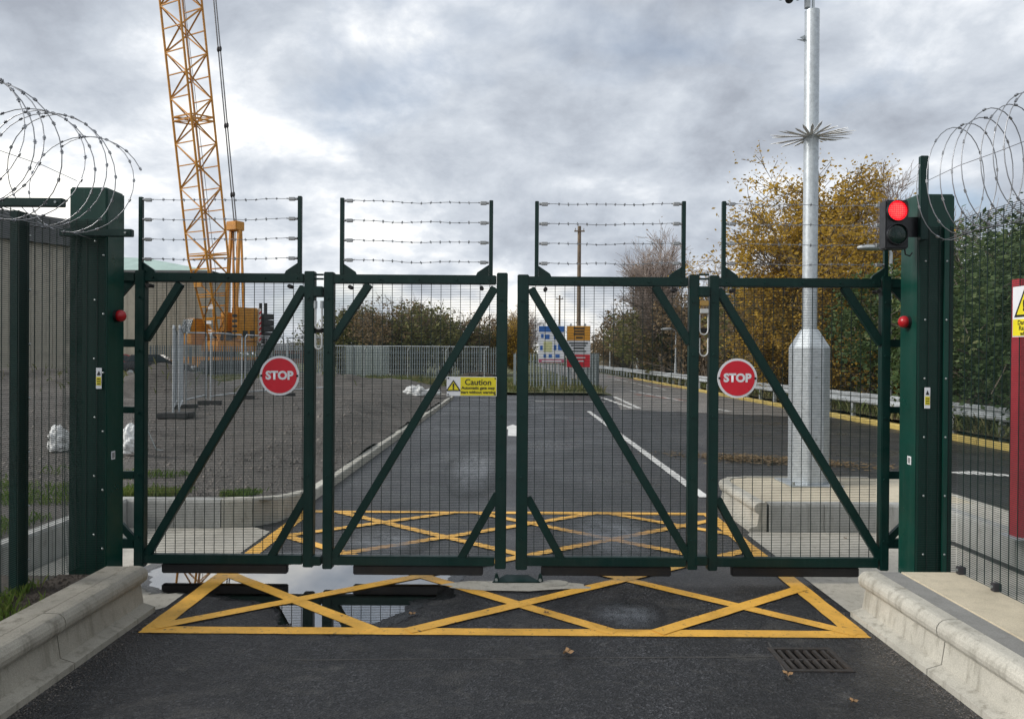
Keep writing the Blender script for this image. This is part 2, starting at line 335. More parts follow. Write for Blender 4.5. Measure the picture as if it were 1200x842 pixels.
# asphalt apron with a square hole for the drain
DX0, DX1, DY0, DY1 = 1.55, 1.93, 4.12, 4.46
road = MB()
xs = [-2.62, DX0, DX1, 9.55]; ys = [-6, DY0, DY1, 33.2]
vs = [(x, y, 0) for y in ys for x in xs]; fs = []
for j in range(3):
    for i in range(3):
        if (i, j) != (1, 1): a = j * 4 + i; fs.append((a, a + 1, a + 5, a + 4))
road.add(vs, fs)
road = struct(road.build('road', 'asphalt'))
mr = MB(); sheet(mr, [(3.6, 24.5), (9.5, 21.5), (9.5, 160), (4.6, 160), (4.6, 34)], .005); main_road = struct(mr.build('main_road', 'oldasphalt'))
def line(p, q, wd, z, mat, parent, name='painted_line', rag=0):
    p, q = Vector((p[0], p[1], 0)), Vector((q[0], q[1], 0)); d = (q - p).normalized(); n = Vector((-d.y, d.x, 0)) * wd / 2
    L = (q - p).length; k = max(2, int(L / .12)); vs = []
    for i in range(k + 1):
        c = p + d * (L * i / k); a = rng.uniform(-1, 1) * rag; b = rng.uniform(-1, 1) * rag
        vs += [c + n * (1 + a) + Vector((0, 0, z)), c - n * (1 + b) + Vector((0, 0, z))]
    mb = MB().add(vs, [(2 * i, 2 * i + 1, 2 * i + 3, 2 * i + 2) for i in range(k)])
    return mb.build(name, mat, parent, fixn=False)
BX0, BX1, BY0, BY1 = -2.27, 2.20, 4.68, 8.25
ZL = [.004]
def yl(p, q, wd=.103):
    ZL[0] += .0004; line(p, q, wd, ZL[0], 'yellow', road, 'yellow_box_line', .05)
yl((BX0 - .06, BY0), (BX1 + .06, BY0), .115); yl((BX0 - .06, BY1), (BX1 + .06, BY1), .115)
yl((BX0, BY0), (BX0, BY1), .13); yl((BX1, BY0), (BX1, BY1), .13)
def clipseg(x, y, dx, dy):
    ts = []
    lo, hi = -1e9, 1e9
    for o, d, a, b in ((x, dx, BX0, BX1), (y, dy, BY0, BY1)):
        t0, t1 = sorted(((a - o) / d, (b - o) / d)); lo = max(lo, t0); hi = min(hi, t1)
    return (x + dx * lo, y + dy * lo), (x + dx * hi, y + dy * hi)
for x in (-2.18, -.66, .88, 2.42, 3.9):
    a, b = clipseg(x, 5.82, -1.16, 1)
    if a[1] < b[1] + 9 and (Vector(a) - Vector(b)).length > .3 and BX0 - .01 <= a[0] <= BX1 + .01: yl(a, b)
for x in (-2.30, -.62, .96, -3.95, -5.5):
    a, b = clipseg(x, 4.70, 1.38, 1)
    if (Vector(a) - Vector(b)).length > .3 and BX0 - .01 <= a[0] <= BX1 + .01: yl(a, b)
# white markings
def wl_(p, q, wd=.12, mat='white', par=None, z=.009): line(p, q, wd, z, mat, par or road, 'white_line' if mat == 'white' else 'red_line', .06)
a = G(826, 583); b = G(690, 482); wl_((a.x, a.y), (b.x, b.y), .13)
wl_((.9, 28.6), (3.6, 28.6), .2)
for (p, q) in (((706, 466), (742, 479)), ((720, 465), (750, 479))):
    a, b = G(*p), G(*q); wl_((a.x, a.y), (b.x, b.y), .16, z=.012)
a, b = G(830, 478), G(855, 482); wl_((a.x, a.y), (b.x, b.y), .2, z=.012)
for (p, q) in (((745, 462), (808, 470)), ((712, 441), (760, 447)), ((760, 451), (800, 455))):
    a, b = G(*p), G(*q); wl_((a.x, a.y), (b.x, b.y), .18, 'redpaint', main_road, .012)
for (p, q) in (((720, 444), (780, 457)), ((735, 457), (800, 470))):
    a, b = G(*p), G(*q); wl_((a.x, a.y), (b.x, b.y), .12, 'white', main_road, .014)
# arrow marking on the lane ahead and give-way triangle on the side road
c = G(600, 505); arr = MB()
sheet(arr, [(c.x - .09, c.y - 1.1), (c.x + .13, c.y - 1.1), (c.x + .13, c.y + .4), (c.x + .36, c.y + .4), (c.x + .02, c.y + 1.6), (c.x - .32, c.y + .4), (c.x - .09, c.y + .4)], .008); arr.build('painted_arrow', 'white', road)
c = G(1148, 556); tri = MB(); sheet(tri, [(c.x - .55, c.y + .15), (c.x + .75, c.y - .35), (c.x + .1, c.y + .32)], .008); tri.build('painted_triangle', 'white', road)
# cement patches under the gate
def blob(cx, cy, rx, ry, z, n=22, jit=.18, seed=0):
    r_ = random.Random(seed); return [(cx + rx * (1 + r_.uniform(-jit, jit)) * math.cos(2 * math.pi * i / n), cy + ry * (1 + r_.uniform(-jit, jit)) * math.sin(2 * math.pi * i / n)) for i in range(n)]
mb = MB(); sheet(mb, blob(.06, 5.62, .55, .12, 0, seed=3), .0085); mb.build('cement_patch', 'concpad', road)
mb = MB(); sheet(mb, blob(.34, 5.68, .1, .075, 0, seed=5, jit=.1), .0125); mb.build('cement_patch', 'conc', road)

# paving joints and scuffs in the asphalt
mt['seam'] = paint('dusty_seam', (.075, .072, .068), .95)
for (p_, q_) in (((345, 773), (905, 769)), ((900, 752), (925, 796))):
    a, b = G(*p_), G(*q_); line((a.x, a.y), (b.x, b.y), .012, .0016, 'seam', road, 'asphalt_seam', .6)
# drain
dr = thing('drain_grate', 'rusty iron drain grate with slots set in the asphalt', 'drain', ((DX0 + DX1) / 2, (DY0 + DY1) / 2, 0))
mt['iron'] = M('drain_iron', (.06, .055, .052), .6, .5, var=.35, scale=12, bump=.2, dirt=(.10, .06, .035), dirtamt=.5)
p = MB(); sheet(p, [(DX0, DY0), (DX1, DY0), (DX1, DY1), (DX0, DY1)], -.017)
p.build('pit', M('pit_shade', (.006, .006, .006), .4), dr)  # shallow floor coloured near black, stands in for the shade of a deep pit
f = MB()
for a, b in (((DX0, DY0), (DX1, DY0 + .03)), ((DX0, DY1 - .03), (DX1, DY1)), ((DX0, DY0 + .031), (DX0 + .03, DY1 - .031)), ((DX1 - .03, DY0 + .031), (DX1, DY1 - .031))):
    f.box((*a, -.016), (*b, .006))
f.build('frame', 'iron', dr)
bm_ = MB().box((-.012, -.135, -.016), (.012, .135, .004)).mesh('bar', mt['iron'], bevel=.003)
for k in range(6): child(bm_, 'bar', dr, (-.16 + .03 + k * .052, 0, 0))
f = MB().box((DX0 + .032, 4.282, -.015), (DX1 - .032, 4.298, .002)); f.build('crossbar', 'iron', dr)

# puddle in front of the left leaves
pm, pn, pb = newmat('puddle_water'); pn.nodes.remove(pb)
fr = nd(pn, 'ShaderNodeFresnel'); fr.inputs['IOR'].default_value = 8.5
gl = nd(pn, 'ShaderNodeBsdfGlossy'); gl.inputs['Roughness'].default_value = .015; tr = nd(pn, 'ShaderNodeBsdfTransparent'); tr.inputs[0].default_value = (.72, .70, .66, 1)
mxp = nd(pn, 'ShaderNodeMixShader'); pn.links.new(fr.outputs[0], mxp.inputs[0]); pn.links.new(tr.outputs[0], mxp.inputs[1]); pn.links.new(gl.outputs[0], mxp.inputs[2])
pn.links.new(mxp.outputs[0], pn.nodes['Material Output'].inputs[0])
wetm, wn_, wb_ = newmat('wet_margin'); wn_.nodes.remove(wb_); wg = nd(wn_, 'ShaderNodeBsdfGlossy'); wg.inputs['Roughness'].default_value = .22; wt = nd(wn_, 'ShaderNodeBsdfTransparent'); wt.inputs[0].default_value = (.62, .62, .62, 1)
wf = nd(wn_, 'ShaderNodeFresnel'); wf.inputs['IOR'].default_value = 1.33; wx = nd(wn_, 'ShaderNodeMixShader'); wn_.links.new(wf.outputs[0], wx.inputs[0]); wn_.links.new(wt.outputs[0], wx.inputs[1]); wn_.links.new(wg.outputs[0], wx.inputs[2]); wn_.links.new(wx.outputs[0], wn_.nodes['Material Output'].inputs[0])
def smooth_poly(pts, it=2, jit=.02, seed=1):
    r_ = random.Random(seed)
    for _ in range(it):
        o = []
        for i in range(len(pts)):
            a, b = Vector(pts[i]), Vector(pts[(i + 1) % len(pts)])
            o += [a * .75 + b * .25 + Vector((r_.uniform(-jit, jit), r_.uniform(-jit, jit))), a * .25 + b * .75]
        pts = o
    return [tuple(p) for p in pts]
def puddle(pix, seed):
    pts = []
    for q in pix: v = G(*q); pts.append((v.x, v.y))
    pts = smooth_poly(pts, 3, .03, seed); mb = MB(); sheet(mb, pts, .0036)
    cx, cy = sum(p[0] for p in pts) / len(pts), sum(p[1] for p in pts) / len(pts); r_ = random.Random(seed)
    for k, f in enumerate((1.05, 1.12)):
        m2 = MB(); sheet(m2, smooth_poly([(cx + (x - cx) * (f + .05 * mnoise.noise((x * 4, y * 4, k))), cy + (y - cy) * (f + .08 * mnoise.noise((x * 3, y * 3, 5 + k)))) for x, y in pts], 1, .01, k), .0032 - k * .0004); tag(m2.build('puddle_margin', wetm), kind='structure')
    return tag(mb.build('puddle', pm), kind='structure')
puddle([(172, 672), (215, 655), (330, 650), (450, 652), (545, 672), (512, 682), (520, 694), (478, 706), (470, 722), (425, 736), (350, 737), (318, 728), (335, 712), (285, 702), (246, 694), (205, 696), (180, 690)], 1)
dm, dn, db = newmat('damp_film'); dn.nodes.remove(db)
dfr = nd(dn, 'ShaderNodeFresnel'); dfr.inputs['IOR'].default_value = 3.2; dgl = nd(dn, 'ShaderNodeBsdfGlossy'); dgl.inputs['Roughness'].default_value = .16
dtr = nd(dn, 'ShaderNodeBsdfTransparent'); dtr.inputs[0].default_value = (.9, .9, .9, 1); dmx = nd(dn, 'ShaderNodeMixShader')
dv_ = nd(dn, 'ShaderNodeTexCoord').outputs['Generated']; dgr = nd(dn, 'ShaderNodeTexGradient', gradient_type='SPHERICAL'); dmp = nd(dn, 'ShaderNodeMapping')
dmp.inputs['Location'].default_value = (-1, -1, 0); dmp.inputs['Scale'].default_value = (2, 2, 0); dn.links.new(dv_, dmp.inputs[0]); dn.links.new(dmp.outputs[0], dgr.inputs[0])
dno = noise_n(dn, dv_, 5, 6, .6); dml = nd(dn, 'ShaderNodeMath', operation='MULTIPLY'); dn.links.new(ramp_n(dn, dgr.outputs['Fac'], [(.05, 0.0), (.7, 1.0)]), dml.inputs[0]); dn.links.new(ramp_n(dn, dno, [(.3, .3), (.6, 1.0)]), dml.inputs[1])
dm2 = nd(dn, 'ShaderNodeMath', operation='MULTIPLY'); dn.links.new(dml.outputs[0], dm2.inputs[0]); dn.links.new(dfr.outputs[0], dm2.inputs[1]); dn.links.new(dm2.outputs[0], dmx.inputs[0])
dn.links.new(dtr.outputs[0], dmx.inputs[1]); dn.links.new(dgl.outputs[0], dmx.inputs[2]); dn.links.new(dmx.outputs[0], dn.nodes['Material Output'].inputs[0])
for k, pix in enumerate(([(690, 706), (740, 700), (785, 716), (775, 740), (715, 743), (685, 730)], [(640, 612), (720, 596), (790, 618), (760, 660), (690, 664), (650, 640)], [(385, 625), (470, 618), (520, 636), (480, 655), (400, 656)], [(520, 535), (590, 520), (590, 580), (520, 590)])):
    pp = [G(*q) for q in pix]; pp = smooth_poly([(v.x, v.y) for v in pp], 2, .02, 20 + k); mb = MB(); sheet(mb, pp, .0105 + k * .0004); tag(mb.build('damp_patch', dm), kind='structure')

# ------------------------------------------------------------------ kerbs of individual blocks
PROF = [(0, -.015), (0, .035), (.08, .06), (.10, .195)] + [(.11 - .06 * math.sin(t), .25 - .06 * math.cos(t)) for t in [math.pi * k / 8 for k in range(1, 9)]] + [(.175, .31), (.175, -.015)]
PLAIN = [(0, -.015), (0, .28), (.012, .31), (.12, .31), (.12, -.015)]
def kerb(name, label, pts, side, zscale=1, L=.92, mat='conc', prof=PROF, cat='kerb', joint=.006):
    pts = [Vector((x, y, 0)) for x, y in pts]
    # subdivide into blocks
    P2 = [pts[0]]
    for a, b in zip(pts, pts[1:]):
        n = max(1, round((b - a).length / L)); P2 += [a.lerp(b, (i + 1) / n) for i in range(n)]
    N = []
    for i in range(len(P2)):
        ds = []
        if i > 0: ds.append((P2[i] - P2[i - 1]).normalized())
        if i < len(P2) - 1: ds.append((P2[i + 1] - P2[i]).normalized())
        ns = [Vector((-d.y, d.x, 0)) * side for d in ds]; nn = sum(ns, Vector()).normalized(); N.append(nn / max(.4, nn.dot(ns[0])))
    t = thing(name, label, cat, P2[0])
    for i in range(len(P2) - 1):
        a, b = P2[i], P2[i + 1]; d = (b - a).normalized() * joint / 2; mb = MB(); n = len(prof)
        jz = rng.uniform(-.0015, .0015)
        zf = zscale if callable(zscale) else (lambda y_: zscale)
        va = [a + d + N[i] * u + Vector((0, 0, z * zf(a.y) + jz)) for u, z in prof]; vb = [b - d + N[i + 1] * u + Vector((0, 0, z * zf(b.y) + jz)) for u, z in prof]
        mb.add(va + vb, [(k, (k + 1) % n, n + (k + 1) % n, n + k) for k in range(n)] + [tuple(range(n - 1, -1, -1)), tuple(range(n, 2 * n))])
        o = mb.build('kerb_stone', mat, t, fixn=True)
        for pl in o.data.polygons: pl.use_smooth = False
    return t
kerb('high_kerb', 'high bullnosed concrete kerb in the left foreground', [(-2.41, 5.02), (-2.41, 1.3)], -1, 1, .92, 'concstain', joint=.009)
kerb('high_kerb', 'high bullnosed concrete kerb in the right foreground beside beige slab', [(2.31, 5.02), (2.31, 1.3)], 1, joint=.009)
mb = MB().box((-2.588, 1.3, 0), (-2.745, 5.015, .3075)); struct(mb.build('kerb_backing', 'concstain', bevel=.006))
mb = MB().box((2.488, 1.3, 0), (2.64, 5.015, .3045)); struct(mb.build('kerb_backing', 'concgrey', bevel=.004))
mb = MB().box((2.643, 1.3, 0), (3.04, 5.012, .3075)); struct(mb.build('concrete_slab', 'concbeige', bevel=.006))
# recess kerbs behind the gate
def arc(cx, cy, r, a0, a1, n): return [(cx + r * math.cos(R(a0 + (a1 - a0) * i / n)), cy + r * math.sin(R(a0 + (a1 - a0) * i / n))) for i in range(n + 1)]
kerb('recess_kerb', 'plain grey concrete block kerb round the left recess behind the gate', [(-3.86, 3.2), (-3.86, 7.43), (-2.92, 7.43)], 1, .93, .62, 'block_conc', PLAIN)
lane_h = lambda y_: .93 - .56 * min(1, max(0, (y_ - 7.5) / 1.6))
kerb('lane_kerb', 'pale low concrete kerb along the left of the lane beyond the gate', [(-2.914, 7.43), (-2.62, 7.50), (-2.44, 7.72), (-2.36, 8.1), (-2.36, 30)] + arc(-5.36, 30, 3, 0, 70, 4)[1:], 1, lane_h, .92, 'conc', PLAIN)
mb = MB(); sheet(mb, [(-3.84, 3.2), (-2.38, 5.1), (-2.38, 7.3), (-2.6, 7.49), (-2.95, 7.42), (-3.84, 7.42)], .0022); struct(mb.build('concrete_pad', 'concpad'))
mb = MB(); sheet(mb, [(2.34, 5.1), (4.15, 3.2), (4.15, 7.42), (2.40, 7.42), (2.34, 7.3)], .0022); struct(mb.build('concrete_pad', 'concpad'))
kerb('island_kerb', 'plain grey block kerb at the front of the camera pole island', [(4.25, 3.2), (4.25, 7.43), (2.60, 7.43)], -1, .93, .6, 'block_conc', PLAIN)
kerb('island_kerb', 'pale battered kerb at the lane side of the camera pole island', [(2.40, 7.44), (2.40, 8.7), (2.46, 8.95), (2.6, 9.15), (2.85, 9.25), (4.4, 9.25)], -1, .93)
mb = MB(); sheet(mb, [(2.577, 7.555), (4.372, 7.555), (4.75, 7.555), (4.75, 9.07), (2.9, 9.07), (2.68, 8.98), (2.577, 8.75)], .279); struct(mb.build('island_paving', 'concbeige'))
mb = MB(); sheet(mb, [(4.372, 3.2), (4.75, 3.2), (4.75, 7.552), (4.372, 7.552)], .279); struct(mb.build('island_paving', 'concpad'))
mb = MB().box((4.752, 3.2, -.01), (4.88, 9.25, .27)); struct(mb.build('island_edge', 'conc', bevel=.01))
# leaf litter heap on the asphalt behind the island
lit = MB(); c0 = G(900, 540)
for i in range(2600):
    t = rng.gauss(0, .9); x, y = c0.x + t * .75, c0.y - t * .30 + rng.gauss(0, .26); s = rng.uniform(.02, .05); a = rng.uniform(0, 6.3); h = .012 + rng.random() * .03
    lit.add([(x + s * math.cos(a), y + s * math.sin(a), h), (x - s * math.sin(a), y + s * math.cos(a), h + rng.uniform(-.01, .02)), (x - s * math.cos(a), y - s * math.sin(a), h)], [(0, 1, 2)])
tag(lit.build('leaf_litter', 'leafbrn'), 'brown leaf litter swept against the island', 'leaf litter', kind='stuff')

# ------------------------------------------------------------------ yard terrain
def yard_z(x, y):
    z = .262 - .15 * min(1, max(0, (y - 7.7) / 1.3)) * min(1, max(0, (x + 5.5) / 2.6)) + .09 * mnoise.noise((x * .5, y * .5, 0)) * min(1, max(0, (y - 8.5) / 3)) + .035 * mnoise.noise((x * 1.9, y * 1.9, 3)) * min(1, max(0, (y - 8) / 2))
    for cx, cy, sx, sy, h in ((-13.2, 28, 2.2, 1.4, .95), (-17, 31, 3, 2, .7), (-9.5, 34, 3.5, 1.6, .55), (-3.7, 15.5, .8, 3.5, .30), (-4.2, 23, 1.1, 4, .42), (-5.6, 18.5, 1.3, 1.2, .2), (-8, 12.5, 1.5, .8, .1), (-22, 34, 4, 2, .8), (-7.2, 36, 3, 2, .35)):
        z += h * math.exp(-((x - cx) / sx) ** 2 - ((y - cy) / sy) ** 2) * (1 + .35 * mnoise.noise((x * 1.3, y * 1.3, 7)))
    return z
def terrain(name, mat, x0, x1, y0, y1, st, ok, zf):
    nx, ny = int((x1 - x0) / st), int((y1 - y0) / st); idx = {}; vs = []; fs = []
    def vi(i, j):
        if (i, j) not in idx: x, y = x1 - i * st, y0 + j * st; idx[i, j] = len(vs); vs.append((x, y, zf(x, y)))
        return idx[i, j]
    for i in range(nx):
        for j in range(ny):
            if ok(x1 - (i + .5) * st, y0 + (j + .5) * st): fs.append((vi(i, j), vi(i, j + 1), vi(i + 1, j + 1), vi(i + 1, j)))
    return struct(MB().add(vs, fs, True).build(name, mat))
terrain('gravel_yard', 'gravel', -46, -2.47, 7.555, 37, .25, lambda x, y: True, yard_z)
terrain('yard_strip', 'gravel', -46, -4.03, -4, 7.6, .5, lambda x, y: True, lambda x, y: .262)
terrain('grass_verge', 'verge', -46, 4.4, 33.4, 60, .6, lambda x, y: y > 36.6 or x > -2.9, lambda x, y: .10 + .12 * mnoise.noise((x * .3, y * .3, 1)) + (.12 if x < -3 else 0))
terrain('verge_bank', 'bank', 9.75, 60, 2, 160, 2, lambda x, y: True, lambda x, y: .16 + .09 * max(0, x - 11) + .1 * mnoise.noise((x * .4, y * .4, 2)))
mb = MB().box((-3.06, 1.3, 0), (-2.747, 5.01, .25)); struct(mb.build('planting_bed', 'soil'))
mb = MB().box((-3.84, 1.3, 0), (-3.062, 5.0, .245)); struct(mb.build('planting_bed', 'soil'))
# loose stones in the yard and crumbs in the bed
st = MB()
def pebble(mb, x, y, z, s, r_):
    vs = [(x + s * r_.uniform(.6, 1.2) * a, y + s * r_.uniform(.6, 1.2) * b, z + s * r_.uniform(.4, .8) * c) for a, b, c in ((1, 0, 0), (0, 1, 0), (-1, 0, 0), (0, -1, 0), (0, 0, 1))]
    mb.add(vs, [(0, 1, 4), (1, 2, 4), (2, 3, 4), (3, 0, 4)])
for i in range(17000):
    y = 7.7 + 17 * rng.random() ** 1.5; x = -2.6 - rng.random() * (1.5 + y * .75)
    if x < -14: continue
    pebble(st, x, y, yard_z(x, y), rng.uniform(.008, .03) * (1.6 if rng.random() < .06 else 1), rng)
for i in range(2600):
    y = 8.2 + 24 * rng.random() ** 1.2; x = -2.7 - rng.random() * (1.5 + y * .6)
    if mnoise.noise((x * .6, y * .6, 4)) > -.05: pebble(st, x, y, yard_z(x, y) - .01, rng.uniform(.02, .075), rng)
tag(st.build('loose_gravel', 'stone'), 'loose dark gravel stones strewn over the yard', 'gravel', kind='stuff')
st = MB()
for i in range(1500):
    x, y = rng.uniform(-3.05, -2.76), rng.uniform(2, 4.98); pebble(st, x, y, .247, rng.uniform(.006, .028), rng)
for i in range(500):
    x = rng.choice((-2.40, 2.30)) + rng.gauss(0, .05); y = rng.uniform(2.5, 5.1)
    if abs(x) < 2.4 and (x > -2.4): pebble(st, x, y, .001, rng.uniform(.002, .006), rng)
gr_ = MB()
for i in range(2600):
    sx = rng.choice((-1, 1)); x = (-2.405 + abs(rng.gauss(0, .09))) if sx < 0 else (2.305 - abs(rng.gauss(0, .09))); pebble(gr_, x, rng.uniform(2.6, 5.1), .001, rng.uniform(.002, .0065), rng)
tag(gr_.build('kerb_grit', 'stone'), 'fine grit gathered along the foot of both near kerbs', 'grit', kind='stuff')
tag(st.build('soil_crumbs', 'soil'), 'crumbs of dark soil and grit beside the left kerb', 'soil', kind='stuff')
def grass(name, label, pts, h, wd, mat, seed=1):
    r_ = random.Random(seed); mb = MB()
    for x, y, z in pts:
        a = r_.uniform(0, 6.3); hh = h * r_.uniform(.4, 1.2); l = r_.uniform(.1, .8) * hh; dx, dy = math.cos(a), math.sin(a); ww = wd * r_.uniform(.6, 1.2)
        b = r_.uniform(0, 6.3); ex, ey = ww * math.cos(b), ww * math.sin(b)
        mb.add([(x - ex, y - ey, z - .01), (x + ex, y + ey, z - .01), (x + dx * l * .4 + ex * .6, y + dy * l * .4 + ey * .6, z + hh * .65), (x + dx * l, y + dy * l, z + hh)], [(0, 1, 2), (0, 2, 3)])
    return tag(mb.build(name, mat), label, 'grass', kind='stuff')
r2 = random.Random(5); pts = []
for i in range(2600):
    x, y = r2.uniform(-3.1, -2.78), r2.uniform(2.5, 4.75)
    if mnoise.noise((x * 5, y * 2.5, 0)) > -.05 + (y - 4.3) * .8 - (.25 if x < -2.95 else 0): pts.append((x, y, .25))
grass('grass', 'tuft of short green grass behind the left kerb', pts, .07, .0035, 'grass', 2)
pts = []
for i in range(9000):
    x, y = r2.uniform(-6.5, -2.75), 7.62 + abs(r2.gauss(0, .28))
    if mnoise.noise((x * 1.4, y * 1.2, 5)) > -.12: pts.append((x, y, yard_z(x, y)))
for i in range(9000):
    x, y = -4.1 - abs(r2.gauss(0, .9)), r2.uniform(3.6, 9.5)
    if mnoise.noise((x * 1.1, y * 1.1, 9)) > -.1: pts.append((x, y, yard_z(x, max(7.7, y))))
grass('grass', 'ragged strip of green grass behind the recess kerb', pts, .07, .004, 'grass', 3)
pts = []
for i in range(26000):
    x, y = r2.uniform(-24, 4.3), r2.uniform(33.5, 47)
    if y < 36.6 and x < -2.9: continue
    if mnoise.noise((x * .35, y * .35, 2)) + mnoise.noise((x * 1.5, y * 1.5, 2)) * .5 > -.25: pts.append((x, y, .12 + (.12 if x < -3 else 0)))
grass('grass', 'rough grass on the verge in front of the palisade fences', pts, .3, .018, 'drygrass', 4)
pts = []
for i in range(9000):
    y = 10 + 70 * r2.random() ** 1.6; x = 9.9 + abs(r2.gauss(0, 1.6)); pts.append((x, y, .17))
for cx, cy in ((-13.2, 28), (-17, 31), (-9.5, 34), (-22, 34)):
    for i in range(60):
        x, y = r2.gauss(cx, 1.3), r2.gauss(cy - .4, .8); pts.append((x, y, yard_z(x, y) - .15))
grass('grass', 'long dry grass along the guardrail and on the spoil heaps', pts, .4, .012, 'drygrass', 6)

# ------------------------------------------------------------------ gate leaves
GY = 5.75
def Pg(px, py, dy=0):
    v = P(px, py, GY); v.y += dy; return v
arm_me = {}
def barbed(mb, a, b, seed):
    r_ = random.Random(seed); n = 26; a, b = Vector(a), Vector(b); pts = []
    ph = r_.uniform(0, 6); am = r_.uniform(.003, .007)
    for i in range(n + 1):
        t = i / n; p = a.lerp(b, t); p.z += am * math.sin(t * 11 + ph) * math.sin(math.pi * t) + r_.uniform(-.0015, .0015) - .008 * math.sin(math.pi * t); pts.append(p)
    mb.tube(pts, .0024, 5)
    for i in range(2, n - 1, 2):
        c = pts[i]
        for k in range(3):
            an = r_.uniform(0, 6.3); d = Vector((r_.uniform(-.5, .5), math.cos(an), math.sin(an))).normalized() * .013
            mb.bar(c - d, c + d, .0032, .0032, (1, 0, .3), False)
        mb.bar(c - Vector((.007, 0, 0)), c + Vector((.007, 0, 0)), .009, .009)
    return mb
def gate_leaf(label, xa, xb, wa, wb, ytop, ybot, main, short1, short2, armx, edge, ext, seed):
    """pixel rows/columns are read off the gate's own plane at depth GY"""
    base = Pg((xa + xb) / 2, ybot); base.z = 0
    t = thing('gate_leaf', label, 'gate leaf', base, 0, 'four leaves of the folding gate')
    ya, yb = ytop
    for px, w_ in ((xa, wa), (xb, wb)):
        p0, p1 = Pg(px, ybot + 3), Pg(px, (ya if px == xa else yb) - 3); p0.x = p1.x = (p0.x + p1.x) / 2
        MB().bar(p0, p1, w_ * GY / FPX, .075).build('post', 'green', t, bevel=.006)
    w2 = .07
    za = Pg(xa, ya + 5).z; zb = Pg(xb, yb + 5).z; zt = (za + zb) / 2
    xA, xB = Pg(xa, ya).x, Pg(xb, yb).x; hw = .5 * min(wa, wb) * GY / FPX
    MB().bar((xA + hw, GY, zt), (xB - hw, GY, zt), w2, .066).build('top_rail', 'green', t, bevel=.006)
    zb_ = Pg((xa + xb) / 2, ybot - 6).z
    MB().bar((xA + hw, GY, zb_), (xB - hw, GY, zb_), w2, .066).build('bottom_rail', 'green', t, bevel=.006)
    for (p, q, w_) in ((main[0], main[1], .062), (short1[0], short1[1], .06), (short2[0], short2[1], .06)):
        MB().bar(Pg(*p, -.004), Pg(*q, -.004), w_, .05).build('brace', 'green', t, bevel=.005)
    # mesh infill
    mb = wires(MB(), (xA + .03, GY + .034, zb_ + .02), (1, 0, 0), xB - xA - .06, zt - zb_ - .04); stuff(mb.build('wire_mesh', 'wire', t))
    # rubber safety edge
    e0, e1 = Pg(edge[0], ybot + 5), Pg(edge[1], ybot + 5)
    MB().bar((e0.x, GY + .01, zb_ - .076), (e1.x, GY + .01, zb_ - .076), .075, .05).build('safety_edge', 'black', t, bevel=.008)
    # barbed wire outriggers
    tops = []
    for (px, py), s in zip(armx, (1, -1)):
        b0 = Pg(px, ytop[0] + 2); top = Pg(px, py); top.x += 0; b0.x = Pg(px, 280).x; top.x = b0.x; b0.z = zt + w2 / 2 + .001
        a_ = MB().bar(b0, top, .03, .034).build('outrigger', 'green', t, bevel=.003)
        MB().prism([b0 + Vector((s * .016, -.012, 0)), b0 + Vector((s * .115, -.012, 0)), b0 + Vector((s * .105, -.012, .022)), b0 + Vector((s * .016, -.012, .082))], (0, .024, 0)).build('gusset', 'green', a_, fixn=True)
        MB().tube([b0 + Vector((s * .07, -.04, -w2 - .03)), b0 + Vector((s * .07, .04, -w2 - .03))], .016, 10).build('bolt', 'black', a_)
        tops.append((b0, top, s))
    for k in range(4):
        ends = []
        for b0, top, s in tops:
            z = top.z - .022 - k * .153; c = Vector((top.x + s * .018, top.y - .01, z))
            mb = MB().bar(c, c + Vector((s * .03, 0, rng.uniform(-.004, .004))), .03, .028, bevel_up) if False else MB()
            mb.tube([c, c + Vector((s * .022, 0, 0))], .011, 8); mb.box(c + Vector((s * .018, -.012, -.014)), c + Vector((s * .066, .012, .012))); mb.tube([c + Vector((s * .06, -.004, 0)), c + Vector((s * .082, -.004, .002))], .006, 6)
            mb.build('insulator', 'clamp', t, bevel=.003, segs=1); ends.append(c + Vector((s * .08, -.004, .002)))
        barbed(MB(), ends[0], ends[1], seed * 10 + k).build('barbed_wire', 'razor', t)
    # frame bolts
    bme = MB().tube([(0, -.010, 0), (0, .002, 0)], .009, 8).mesh('bolt', mt['green'])
    for f_ in (.08, .3, .52, .74, .93):
        child(bme, 'bolt', t, Vector((xA, GY - .0375, zb_ + (zt - zb_) * f_)) - base)
        child(bme, 'bolt', t, Vector((xB, GY - .0375, zb_ + (zt - zb_) * f_)) - base)
        child(bme, 'bolt', t, Vector((xA + (xB - xA) * f_, GY - .033, zt)) - base)
    if ext:      # hinge arms to the pillar
        px, s = ext; xe = P(px, 400, GY).x; x0 = xA if s < 0 else xB; h2 = .5 * (wa if s < 0 else wb) * GY / FPX
        MB().bar((x0 + s * h2, GY - .0, zt), (xe, GY, zt), w2, .06).build('hinge_arm', 'green', t, bevel=.005)
        MB().prism([(xe, GY - .02, zt - .035), (x0 + s * h2, GY - .02, zt - .035), (xe, GY - .02, zt - .16)], (0, .03, 0)).build('gusset', 'green', t, fixn=True)
        for py, hh in ((402, .06), (480, .05), (556, .06), (636, .075)):
            z = P((xa if s < 0 else xb), py, GY).z; MB().box((x0 + s * h2, GY - .02, z - hh / 2), (xe, GY + .02, z + hh / 2)).build('hinge_arm', 'green', t, bevel=.004)
        z = P(xa, 614, GY).z; z2 = P(xa, 632, GY).z
        MB().bar((xe, GY - .01, z2 + .02 if s > 0 and False else z), (x0 + s * h2, GY - .01, z2), .05, .03).build('hinge_arm', 'green', t)
    return t, (xA, xB, zt, zb_)
bevel_up = (0, 1, 0)
